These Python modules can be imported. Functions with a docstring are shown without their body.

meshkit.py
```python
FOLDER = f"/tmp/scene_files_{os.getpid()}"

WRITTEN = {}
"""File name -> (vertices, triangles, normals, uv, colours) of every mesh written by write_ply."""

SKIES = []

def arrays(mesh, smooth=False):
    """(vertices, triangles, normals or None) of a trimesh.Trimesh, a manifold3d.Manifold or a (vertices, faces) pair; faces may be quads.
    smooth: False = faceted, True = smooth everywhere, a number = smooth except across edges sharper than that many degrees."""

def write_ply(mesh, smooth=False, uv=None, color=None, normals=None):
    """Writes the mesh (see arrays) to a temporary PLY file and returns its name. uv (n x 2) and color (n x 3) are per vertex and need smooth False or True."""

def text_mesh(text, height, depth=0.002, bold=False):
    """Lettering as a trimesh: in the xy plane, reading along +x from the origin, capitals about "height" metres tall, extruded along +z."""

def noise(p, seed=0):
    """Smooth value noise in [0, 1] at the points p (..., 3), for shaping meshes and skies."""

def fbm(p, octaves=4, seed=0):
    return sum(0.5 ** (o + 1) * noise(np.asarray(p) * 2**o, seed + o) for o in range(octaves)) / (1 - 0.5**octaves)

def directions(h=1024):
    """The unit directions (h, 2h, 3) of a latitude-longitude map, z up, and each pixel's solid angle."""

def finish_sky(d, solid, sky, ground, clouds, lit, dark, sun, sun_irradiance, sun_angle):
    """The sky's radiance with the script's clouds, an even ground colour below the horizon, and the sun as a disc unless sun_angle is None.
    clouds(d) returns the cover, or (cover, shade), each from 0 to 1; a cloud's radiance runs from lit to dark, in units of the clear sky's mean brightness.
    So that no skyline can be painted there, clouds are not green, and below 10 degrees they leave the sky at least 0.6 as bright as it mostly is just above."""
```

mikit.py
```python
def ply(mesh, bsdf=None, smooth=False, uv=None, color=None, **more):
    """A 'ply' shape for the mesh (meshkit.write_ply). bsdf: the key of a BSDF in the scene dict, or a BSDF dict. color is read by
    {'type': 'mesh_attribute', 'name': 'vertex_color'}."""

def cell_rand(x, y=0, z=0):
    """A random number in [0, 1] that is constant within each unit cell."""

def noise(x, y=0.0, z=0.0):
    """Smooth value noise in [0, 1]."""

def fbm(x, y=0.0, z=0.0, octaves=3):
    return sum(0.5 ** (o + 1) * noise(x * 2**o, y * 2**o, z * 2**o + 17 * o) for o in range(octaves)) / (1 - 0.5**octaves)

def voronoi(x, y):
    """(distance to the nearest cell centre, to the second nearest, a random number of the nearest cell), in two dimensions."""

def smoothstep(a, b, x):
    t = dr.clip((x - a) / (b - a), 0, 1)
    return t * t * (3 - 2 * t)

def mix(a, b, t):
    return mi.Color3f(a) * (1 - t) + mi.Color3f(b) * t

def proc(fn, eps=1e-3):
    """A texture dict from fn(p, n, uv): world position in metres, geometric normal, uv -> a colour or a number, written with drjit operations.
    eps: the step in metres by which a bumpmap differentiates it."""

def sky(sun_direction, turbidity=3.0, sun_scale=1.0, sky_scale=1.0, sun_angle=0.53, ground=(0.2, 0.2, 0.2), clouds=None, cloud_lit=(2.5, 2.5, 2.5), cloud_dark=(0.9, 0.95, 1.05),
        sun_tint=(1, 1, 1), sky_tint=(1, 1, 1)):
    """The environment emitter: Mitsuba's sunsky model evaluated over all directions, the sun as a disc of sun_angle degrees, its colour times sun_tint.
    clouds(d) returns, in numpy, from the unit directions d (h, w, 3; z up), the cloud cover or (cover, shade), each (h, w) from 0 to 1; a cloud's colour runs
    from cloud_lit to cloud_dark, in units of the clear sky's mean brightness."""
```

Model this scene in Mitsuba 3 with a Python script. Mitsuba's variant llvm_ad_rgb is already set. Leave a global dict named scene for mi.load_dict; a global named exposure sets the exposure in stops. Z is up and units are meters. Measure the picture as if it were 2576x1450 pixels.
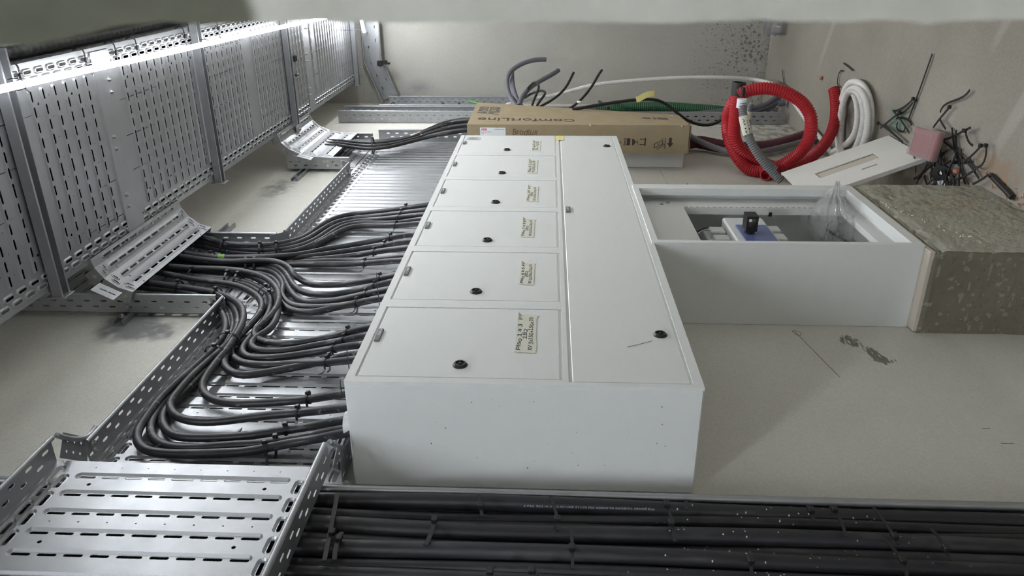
import math, json
import numpy as np, trimesh, mitsuba as mi, mikit, meshkit
import shapely.geometry as sg
from scipy.interpolate import CubicSpline
import drjit as dr
from mikit import noise, fbm, voronoi, cell_rand, smoothstep, mix
T = mi.ScalarTransform4f
scene, labels = {'type': 'scene'}, {}
rng = np.random.default_rng(7)

# ---------------------------------------------------------------- camera, light, exposure
exposure = 2.47
EYE = np.array([1.09675, -1.36337, 1.62100])
RIGHT = np.array([-0.005245, 0.046363, -0.998911])
DOWN = np.array([-0.913744, -0.406047, -0.014048])
FWD = np.array([-0.406256, 0.912675, 0.044494])
cam = np.eye(4); cam[:3, 0] = -RIGHT; cam[:3, 1] = -DOWN; cam[:3, 2] = FWD; cam[:3, 3] = EYE
scene['camera'] = {'type': 'thinlens', 'fov': 67.66, 'fov_axis': 'x', 'aperture_radius': 0.0016, 'focus_distance': 2.3,
                   'near_clip': 0.02, 'far_clip': 50.0, 'to_world': T(cam)}
LED_RADIANCE = [33.0, 34.2, 35.2]
PASSAGE_RADIANCE = [12.0, 12.8, 13.8]

# ---------------------------------------------------------------- mesh helpers
def tm(v, f): return trimesh.Trimesh(np.asarray(v, float), np.asarray(f, int), process=False)
def cat(ms): return trimesh.util.concatenate([m for m in ms if m is not None])
def xf(m, M):
    m = m.copy(); m.apply_transform(M); return m
def basis(o, u, v, w):
    M = np.eye(4); M[:3, 0] = u; M[:3, 1] = v; M[:3, 2] = w; M[:3, 3] = o; return M
def bx(x0, x1, y0, y1, z0, z1, c=0.0):
    "a box with chamfered edges"
    if c <= 0:
        m = trimesh.creation.box((x1 - x0, y1 - y0, z1 - z0)); m.apply_translation(((x0 + x1) / 2, (y0 + y1) / 2, (z0 + z1) / 2)); return m
    P = []
    for x, sx in ((x0, 1), (x1, -1)):
        for y, sy in ((y0, 1), (y1, -1)):
            for z, sz in ((z0, 1), (z1, -1)):
                P += [(x + sx * c, y + sy * c, z), (x + sx * c, y, z + sz * c), (x, y + sy * c, z + sz * c)]
    return trimesh.convex.convex_hull(np.array(P))
def hull(P): return trimesh.convex.convex_hull(np.array(P, float))
def fill(outer, holes=(), w=0.0):
    v, f = trimesh.creation.triangulate_polygon(sg.Polygon(outer, [h for h in holes]), engine='earcut')
    a, b_ = v[f[:, 1]] - v[f[:, 0]], v[f[:, 2]] - v[f[:, 0]]; s = a[:, 0] * b_[:, 1] - a[:, 1] * b_[:, 0]
    f = np.where((s < 0)[:, None], f[:, ::-1], f)
    return tm(np.c_[v, np.full(len(v), w)], f)
def ring(a, wa, b, wb):
    "the band between two outlines of equal count"
    n = len(a); v = np.vstack([np.c_[a, np.full(n, wa)], np.c_[b, np.full(n, wb)]]); i = np.arange(n); j = (i + 1) % n
    m = tm(v, np.vstack([np.c_[i, j, n + j], np.c_[i, n + j, n + i]]))
    return m
def oval(cu, cv, lu, lv, n=4):
    r = min(lu, lv); P = []
    for q, (sx, sy) in enumerate(((1, 1), (-1, 1), (-1, -1), (1, -1))):
        for k in range(n):
            t = math.pi / 2 * (q + k / (n - 1)); P.append((cu + sx * (lu - r) + r * math.cos(t), cv + sy * (lv - r) + r * math.sin(t)))
    return np.array(P)
def rect(a0, a1, b0, b1): return np.array([(a0, b0), (a1, b0), (a1, b1), (a0, b1)], float)
def thicken(m, t):
    "a sheet given thickness against its normal direction -w"
    m = m.copy(); m.merge_vertices(digits_vertex=6); n = len(m.vertices)
    v = np.vstack([m.vertices, m.vertices - [0, 0, t]]); f = np.vstack([m.faces, m.faces[:, ::-1] + n])
    e = np.sort(m.edges, axis=1); _, idx, cnt = np.unique(e, axis=0, return_index=True, return_counts=True)
    b = m.edges[idx[cnt == 1]]
    f = np.vstack([f, np.c_[b[:, 0], b[:, 0] + n, b[:, 1] + n], np.c_[b[:, 0], b[:, 1] + n, b[:, 1]]])
    return tm(v, f)
def extrude(outer, h, holes=(), M=None):
    m = trimesh.creation.extrude_polygon(sg.Polygon(outer, [h_ for h_ in holes]), h, engine='earcut')
    return m if M is None else xf(m, M)
def smooth_path(P, step=0.02):
    P = np.asarray(P, float)
    if len(P) == 2:
        n = max(2, int(np.linalg.norm(P[1] - P[0]) / step) + 1); return P[0] + (P[1] - P[0]) * np.linspace(0, 1, n)[:, None]
    s = np.r_[0, np.cumsum(np.sqrt(np.linalg.norm(np.diff(P, axis=0), axis=1)))]
    c = CubicSpline(s, P); d = c(np.linspace(0, s[-1], 400)); L = np.r_[0, np.cumsum(np.linalg.norm(np.diff(d, axis=0), axis=1))]
    n = max(3, int(L[-1] / step) + 1); q = np.linspace(0, L[-1], n)
    return np.c_[[np.interp(q, L, d[:, k]) for k in range(3)]].T
def frames(P):
    t = np.gradient(P, axis=0); t /= np.linalg.norm(t, axis=1, keepdims=True) + 1e-12
    a = np.array([1.0, 0, 0]) if abs(t[0][0]) < .9 else np.array([0, 1.0, 0]); n = np.cross(t[0], a); n /= np.linalg.norm(n); N = [n]
    for k in range(1, len(P)):
        n = N[-1] - t[k] * (N[-1] @ t[k]); N.append(n / np.linalg.norm(n))
    N = np.array(N); return t, N, np.cross(t, N)
def tube(P, r, sides=12, step=0.02, smooth=True, hollow=0.0, flat=1.0):
    P = smooth_path(P, step) if smooth else np.asarray(P, float)
    t, N, B = frames(P); r = np.broadcast_to(r, len(P)).astype(float)
    a = np.arange(sides) / sides * 2 * math.pi
    V = P[:, None] + r[:, None, None] * (np.cos(a)[None, :, None] * N[:, None] + flat * np.sin(a)[None, :, None] * B[:, None])
    n = len(P); i = np.arange(n - 1)[:, None] * sides; k = np.arange(sides)[None]; k2 = (k + 1) % sides
    q = np.stack([i + k, i + k2, i + sides + k2, i + sides + k], -1).reshape(-1, 4)
    f = np.vstack([q[:, [0, 1, 2]], q[:, [0, 2, 3]]]); v = V.reshape(-1, 3)
    if hollow:
        ends = []
        for e, s in ((0, 1), (n - 1, -1)):
            i0 = len(v); d = t[e] * s * r[e] * 1.5
            v = np.vstack([v, P[e] + (V[e] - P[e]) * hollow, P[e] + (V[e] - P[e]) * hollow + d, [P[e] + d]])
            for k_ in range(sides):
                a0, a1 = e * sides + k_, e * sides + (k_ + 1) % sides; b0, b1 = i0 + k_, i0 + (k_ + 1) % sides; c0, c1 = b0 + sides, b1 + sides; m_ = i0 + 2 * sides
                L = [(a0, b0, b1), (a0, b1, a1), (b0, c0, c1), (b0, c1, b1), (c0, m_, c1)]
                ends += L if s > 0 else [x[::-1] for x in L]
        f = np.vstack([f, np.array(ends)])
    else:
        v = np.vstack([v, P[0], P[-1]]); c0, c1 = len(v) - 2, len(v) - 1; kk = np.arange(sides); k3 = (kk + 1) % sides
        f = np.vstack([f, np.c_[np.full(sides, c0), k3, kk], np.c_[np.full(sides, c1), (n - 1) * sides + kk, (n - 1) * sides + k3]])
    m = tm(v, f)
    return m
def corrugated(P, r, pitch, depth=.12, sides=14, hollow=.8):
    P = smooth_path(P, pitch / 4); ph = np.arange(len(P)) % 4
    return tube(P, r * np.where((ph == 0) | (ph == 1), 1.0, 1.0 - depth), sides, smooth=False, hollow=hollow)
def ribbon(P, up, width, th, step=0.012):
    "a flat strap lying along P, thin along up"
    P = smooth_path(P, step); t = np.gradient(P, axis=0); t /= np.linalg.norm(t, axis=1, keepdims=True)
    up = np.broadcast_to(np.asarray(up, float), P.shape); s = np.cross(t, up); s /= np.linalg.norm(s, axis=1, keepdims=True); u = np.cross(s, t)
    V = np.stack([P + s * width / 2 + u * th / 2, P - s * width / 2 + u * th / 2, P - s * width / 2 - u * th / 2, P + s * width / 2 - u * th / 2], 1)
    n = len(P); i = np.arange(n - 1)[:, None] * 4; k = np.arange(4)[None]; k2 = (k + 1) % 4
    q = np.stack([i + k, i + k2, i + 4 + k2, i + 4 + k], -1).reshape(-1, 4)
    e = (n - 1) * 4
    m = tm(V.reshape(-1, 3), np.vstack([q[:, [0, 1, 2]], q[:, [0, 2, 3]], [(0, 2, 1), (0, 3, 2), (e, e + 1, e + 2), (e, e + 2, e + 3)]]))
    m.fix_normals(); return m
def bolt(o, axis, r=.006, h=.005):
    "hexagon head on a washer"
    axis = np.asarray(axis, float); a = np.array([0, 0, 1.0]) if abs(axis[2]) < .9 else np.array([1.0, 0, 0]); u = np.cross(a, axis); u /= np.linalg.norm(u); v = np.cross(axis, u)
    w = trimesh.creation.cylinder(r * 1.5, .0014, sections=16); w.apply_translation((0, 0, .0007))
    c = trimesh.creation.cylinder(r, h, sections=6); c.apply_translation((0, 0, .0014 + h / 2))
    s = trimesh.creation.cylinder(r * .5, h * 1.6, sections=10); s.apply_translation((0, 0, .0014 + h * .8))
    return xf(cat([w, c, s]), basis(o, u, v, axis))
def writing(text, h, o, right, up, depth=.0006, bold=False, shear=0.0, wobble=0.0, stretch=1.0, centre=False):
    m = meshkit.text_mesh(text, h, depth, bold=bold); v = m.vertices.copy()
    if centre: v[:, 0] -= (v[:, 0].min() + v[:, 0].max()) / 2
    v[:, 0] = v[:, 0] * stretch + shear * v[:, 1]
    if wobble: v[:, 1] += wobble * h * np.sin(v[:, 0] / h * 1.7) + wobble * h * .6 * np.sin(v[:, 0] / h * 4.1 + 1)
    m.vertices = v; r = np.asarray(right, float); u = np.asarray(up, float)
    return xf(m, basis(o, r, u, np.cross(r, u)))

# ---------------------------------------------------------------- scene helpers
counts = {}
def numbered(key):
    n = counts.get(key, 0); counts[key] = n + 1
    return key if n == 0 else f'{key}_{n:03d}'
def thing(name, label, category, group=None):
    k = numbered(name); labels[k] = {'label': label, 'category': category}
    if group: labels[k]['group'] = group
    return k
def obj(name, mesh, mat, parent=None, smooth=False, label=None, to_world=None, kind=None, **more):
    k = numbered((parent + '__' if parent else '') + name)
    scene[k] = mikit.ply(mesh, mat, smooth=smooth, **more) if not isinstance(mesh, dict) else dict(mesh)
    if to_world is not None: scene[k]['to_world'] = to_world
    if label: labels.setdefault(k, {})['label'] = label
    if kind: labels.setdefault(k, {})['kind'] = kind
    return k
def single(name, mesh, mat, label, category, group=None, smooth=False, kind=None, **more):
    k = obj(name, mesh, mat, None, smooth, **more); labels[k] = {'label': label, 'category': category}
    if group: labels[k]['group'] = group
    if kind: labels[k]['kind'] = kind
    return k
def struct(name, mesh, mat, label=None, smooth=False):
    k = obj(name, mesh, mat, None, smooth); labels[k] = {'kind': 'structure'}
    if label: labels[k]['label'] = label
    return k

# ---------------------------------------------------------------- materials
def two(b): return {'type': 'twosided', 'bsdf': b}
def princ(name, color, rough=.5, metallic=0.0, spec=.5, **kw):
    c = color if isinstance(color, dict) else {'type': 'rgb', 'value': list(color)}
    scene[name] = two({'type': 'principled', 'base_color': c, 'roughness': rough, 'metallic': metallic, 'specular': spec, **kw})
def blob(y, z, cy, cz, ry, rz): return dr.exp(-(dr.square((y - cy) / ry) + dr.square((z - cz) / rz)))

def wall_colour(p, n, uv):
    x, y, z = p.x, p.y, p.z
    g = fbm(y * 3, z * 3, x * 3, 4); f = noise(y * 240, z * 240, x * 240)
    c = mix((.60, .585, .535), (.69, .675, .625), g) * (.93 + .10 * f)
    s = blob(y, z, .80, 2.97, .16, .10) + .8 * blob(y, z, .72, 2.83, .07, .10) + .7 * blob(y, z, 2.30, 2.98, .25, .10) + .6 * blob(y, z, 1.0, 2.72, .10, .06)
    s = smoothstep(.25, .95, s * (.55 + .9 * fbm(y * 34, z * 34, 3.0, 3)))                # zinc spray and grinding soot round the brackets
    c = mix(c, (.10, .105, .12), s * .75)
    d = blob(y, z, .74, .70, .05, .035) + blob(y, z, .66, .655, .06, .022) + .8 * blob(y, z, .62, .64, .03, .05)
    d = smoothstep(.42, .62, d * (.1 + 1.2 * fbm(y * 45, z * 160, 7.0, 4)))                  # scraped patch near the concrete plinth
    c = mix(c, (.13, .125, .11), d * .8)
    low = smoothstep(.75, .0, z) * smoothstep(1.9, 2.6, y) * smoothstep(.52, .64, fbm(y * 18, z * 26, 9.0, 3))
    return mix(c, (.17, .155, .13), low * .6)
def wall_bump(p, n, uv): return .5 * noise(p.y * 260, p.z * 260, p.x * 260) + .5 * noise(p.y * 110, p.z * 110, p.x * 110)
scene['mat_wall'] = {'type': 'bumpmap', 'arbitrary': mikit.proc(wall_bump, 6e-4), 'scale': .0009,
                     'bsdf': two({'type': 'diffuse', 'reflectance': mikit.proc(wall_colour)})}
def back_colour(p, n, uv):
    x, z = p.x, p.z
    g = fbm(x * 3, z * 3, 1.0, 4); c = mix((.38, .37, .34), (.445, .435, .40), g) * (.94 + .08 * noise(x * 200, z * 200, 2.0))
    dens = smoothstep(1.05, .05, z) * (.55 + .6 * fbm(x * 5, z * 4, 8.0, 2))
    for s, k in ((26.0, .40), (58.0, .40), (15.0, .22)):
        a, b, r = voronoi(x * s + 3 * k, z * s + 7 * k)
        c = mix(c, (.11, .105, .09), smoothstep(k * (.45 + .8 * r) * dens, k * (.45 + .8 * r) * dens * .6, a) * step_in(r, dens * .75) * .62)
    edge = smoothstep(.11, .0, z + .09 * fbm(x * 9, z * 9, 4.0, 3)) * .75                      # bare grey strip at the foot
    c = mix(c, (.22, .20, .165), edge)
    soot = blob(x, z, .12, 2.62, .05, .10) * (.4 + .9 * fbm(x * 40, z * 40, 3.0, 3))
    return mix(c, (.15, .15, .17), dr.clip(soot, 0, 1) * .55)
def step_in(r, dens): return dr.select(r < dens * .9, mi.Float(1), mi.Float(0))
scene['mat_back'] = {'type': 'bumpmap', 'arbitrary': mikit.proc(lambda p, n, uv: noise(p.x * 150, p.z * 150, 1.0), 8e-4), 'scale': .0008,
                     'bsdf': two({'type': 'diffuse', 'reflectance': mikit.proc(back_colour)})}
def floor_colour(p, n, uv):
    x, y = p.x, p.y
    g = fbm(x * 2.2, y * 2.2, 1.0, 5); c = mix((.26, .24, .205), (.375, .35, .305), g) * (.9 + .14 * noise(x * 180, y * 180, 5.0))
    t = smoothstep(.62, .75, fbm(x * 1.5 + 5, y * 6 + x * 3, 2.0, 3)); c = mix(c, (.47, .45, .41), t * .35)
    gp = smoothstep(.35, .7, blob(x, y, .36, 2.28, .07, .12) * (.4 + 1.0 * fbm(x * 22, y * 22, 4.0, 3))); c = mix(c, (.16, .27, .22), gp * .65)
    rust = smoothstep(.3, .8, blob(x, y, .36, 1.42, .07, .20) * (.3 + 1.1 * fbm(x * 40, y * 40, 6.0, 3))); return mix(c, (.33, .20, .12), rust * .45)
scene['mat_floor'] = {'type': 'bumpmap', 'arbitrary': mikit.proc(lambda p, n, uv: fbm(p.x * 70, p.y * 70, 1.0, 3), 1e-3), 'scale': .003,
                      'bsdf': two({'type': 'diffuse', 'reflectance': mikit.proc(floor_colour)})}
def raw_colour(p, n, uv):
    x, y, z = p.x, p.y, p.z
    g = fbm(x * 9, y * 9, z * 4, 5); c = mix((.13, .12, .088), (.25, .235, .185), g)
    front = smoothstep(.5, .9, n.x); c = mix(c, mix((.47, .455, .385), (.36, .35, .295), fbm(y * 6, z * 7, 3.0, 4)), front)     # lighter tone on the face turned into the room
    d = smoothstep(.50, .66, fbm(y * 30, z * 75, 5.0, 3)) * smoothstep(1.02, 1.25, y - .25 * z + .1 * fbm(y * 5, z * 5, 2.0, 2)); c = mix(c, (.22, .215, .175), d * front * .6)
    r = smoothstep(.55, .75, fbm(x * 4 + 9, y * 4, z * 4, 3)); c = mix(c, (.38, .29, .21), r * .30)
    pit = smoothstep(.84, .90, noise(x * 110, y * 190, z * 110)); c = mix(c, (.12, .11, .09), pit * .6)
    chip = smoothstep(.66, .72, fbm(x * 60 + 9, y * 90, z * 60, 3)); return mix(c, (.38, .35, .28), chip * .4)
scene['mat_raw_concrete'] = {'type': 'bumpmap', 'arbitrary': mikit.proc(lambda p, n, uv: fbm(p.x * 60, p.y * 60, p.z * 60, 3), 1e-3), 'scale': .004,
                             'bsdf': two({'type': 'diffuse', 'reflectance': mikit.proc(raw_colour)})}
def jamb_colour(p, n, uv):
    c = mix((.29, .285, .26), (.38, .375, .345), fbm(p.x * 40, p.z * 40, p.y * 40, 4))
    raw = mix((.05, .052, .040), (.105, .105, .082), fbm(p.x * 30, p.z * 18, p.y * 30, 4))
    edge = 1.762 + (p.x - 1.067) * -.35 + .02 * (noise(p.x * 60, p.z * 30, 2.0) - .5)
    return mix(c, raw, smoothstep(edge - .004, edge + .006, p.z))                          # darker tone above an uneven line
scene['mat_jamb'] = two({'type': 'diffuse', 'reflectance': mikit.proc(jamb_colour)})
princ('mat_plain_wall', (.72, .71, .68), .9)

def zinc_colour(p, n, uv):
    a, b, r = voronoi(p.y * 46 + p.x * 21, p.z * 46 - p.x * 33)
    return mix((.37, .38, .395), (.46, .47, .49), .16 * r + .84 * fbm(p.x * 9, p.y * 9, p.z * 9, 3))
def zinc_rough(p, n, uv):
    return .38 + .14 * fbm(p.x * 14, p.y * 14, p.z * 14, 3)
scene['mat_zinc'] = two({'type': 'principled', 'base_color': mikit.proc(zinc_colour), 'roughness': mikit.proc(zinc_rough), 'metallic': .85, 'specular': .5})
princ('mat_steel', (.58, .58, .57), .32, 1.0)
princ('mat_white', (.66, .675, .67), .38, spec=.45)
princ('mat_white_inner', (.66, .665, .655), .5)
princ('mat_white_panel', (.70, .69, .665), .5)
princ('mat_gap', (.05, .05, .05), .8)
princ('mat_black', (.012, .012, .013), .38)
princ('mat_black_matt', (.02, .02, .021), .6)
def rubber(p, n, uv):
    d = smoothstep(.55, .85, fbm(p.x * 30 + p.z * 4, p.y * 30, p.z * 10, 3)); s = smoothstep(.82, .9, noise(p.x * 130, p.y * 130, p.z * 25))
    return mix(mix((.016, .016, .018), (.045, .045, .047), d), (.17, .17, .17), s * .5)
scene['mat_cable'] = two({'type': 'principled', 'base_color': mikit.proc(rubber), 'roughness': .45, 'specular': .5})
def riser_rubber(p, n, uv):
    d = smoothstep(.5, .85, fbm(p.y * 40, p.z * 6, p.x * 40, 3)); c = mix((.018, .018, .022), (.050, .050, .054), d)
    up = smoothstep(.2, .8, n.x)
    a, b, r = voronoi(p.y * 95, p.z * 95); speck = smoothstep(.16, .09, a) * dr.select(r > .86, mi.Float(1), mi.Float(0)) * smoothstep(.42, .62, fbm(p.y * 5, p.z * 4, 2.0, 2))
    return mix(c, (.62, .61, .58), speck * up)
scene['mat_riser_cable'] = two({'type': 'principled', 'base_color': mikit.proc(riser_rubber), 'roughness': .42, 'specular': .5})
princ('mat_print', (.34, .34, .40), .6)
def card(p, n, uv):
    f = noise(p.z * 8, p.y * 900, p.x * 900); return mix((.28, .225, .145), (.335, .275, .185), fbm(p.x * 14, p.y * 14, p.z * 14, 4)) * (.95 + .08 * f)
scene['mat_card'] = two({'type': 'principled', 'base_color': mikit.proc(card), 'roughness': .85, 'specular': .2})
princ('mat_card_edge', (.60, .48, .33), .9)
princ('mat_ink', (.035, .03, .028), .7)
princ('mat_ink_soft', (.10, .09, .085), .7)
princ('mat_marker', (.13, .075, .035), .7)
princ('mat_pen', (.02, .02, .035), .6)
princ('mat_red_ink', (.52, .03, .04), .6)
princ('mat_paper', (.62, .61, .52), .6)
princ('mat_label_white', (.72, .74, .78), .5)
princ('mat_yellow', (.66, .62, .25), .7)
princ('mat_plate_grey', (.11, .11, .12), .45)
princ('mat_silver_label', (.42, .44, .46), .4)
princ('mat_red', (.40, .016, .024), .42)
princ('mat_purple', (.10, .022, .040), .6)
princ('mat_grey_conduit', (.12, .12, .145), .55)
princ('mat_grey_flex', (.17, .175, .185), .5)
princ('mat_white_conduit', (.70, .69, .67), .5)
princ('mat_green', (.03, .105, .05), .5)
princ('mat_green_wire', (.14, .42, .08), .5)
princ('mat_blue_tape', (.02, .07, .42), .5)
princ('mat_lime_tape', (.12, .30, .03), .5)
princ('mat_blue_label', (.11, .14, .30), .25)
princ('mat_grey_plastic', (.60, .61, .61), .4)
princ('mat_copper', (.72, .33, .18), .3, 1.0)
princ('mat_brick', (.42, .16, .09), .9)
princ('mat_board', (.50, .45, .39), .95)
princ('mat_chip', (.55, .50, .40), .95)
princ('mat_pink', (.36, .075, .085), .45)
scene['mat_film'] = {'type': 'blendbsdf', 'weight': .24, 'bsdf_0': {'type': 'thindielectric'}, 'bsdf_1': two({'type': 'principled', 'base_color': {'type': 'rgb', 'value': [.62, .62, .62]}, 'roughness': .25, 'specular': .6})}
scene['mat_clear'] = {'type': 'blendbsdf', 'weight': .25, 'bsdf_0': {'type': 'thindielectric'}, 'bsdf_1': two({'type': 'principled', 'base_color': {'type': 'rgb', 'value': [.30, .31, .36]}, 'roughness': .15, 'specular': .7})}
princ('mat_led_body', (.85, .86, .88), .3)
princ('mat_pencil', (.17, .165, .15), .9)

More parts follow.
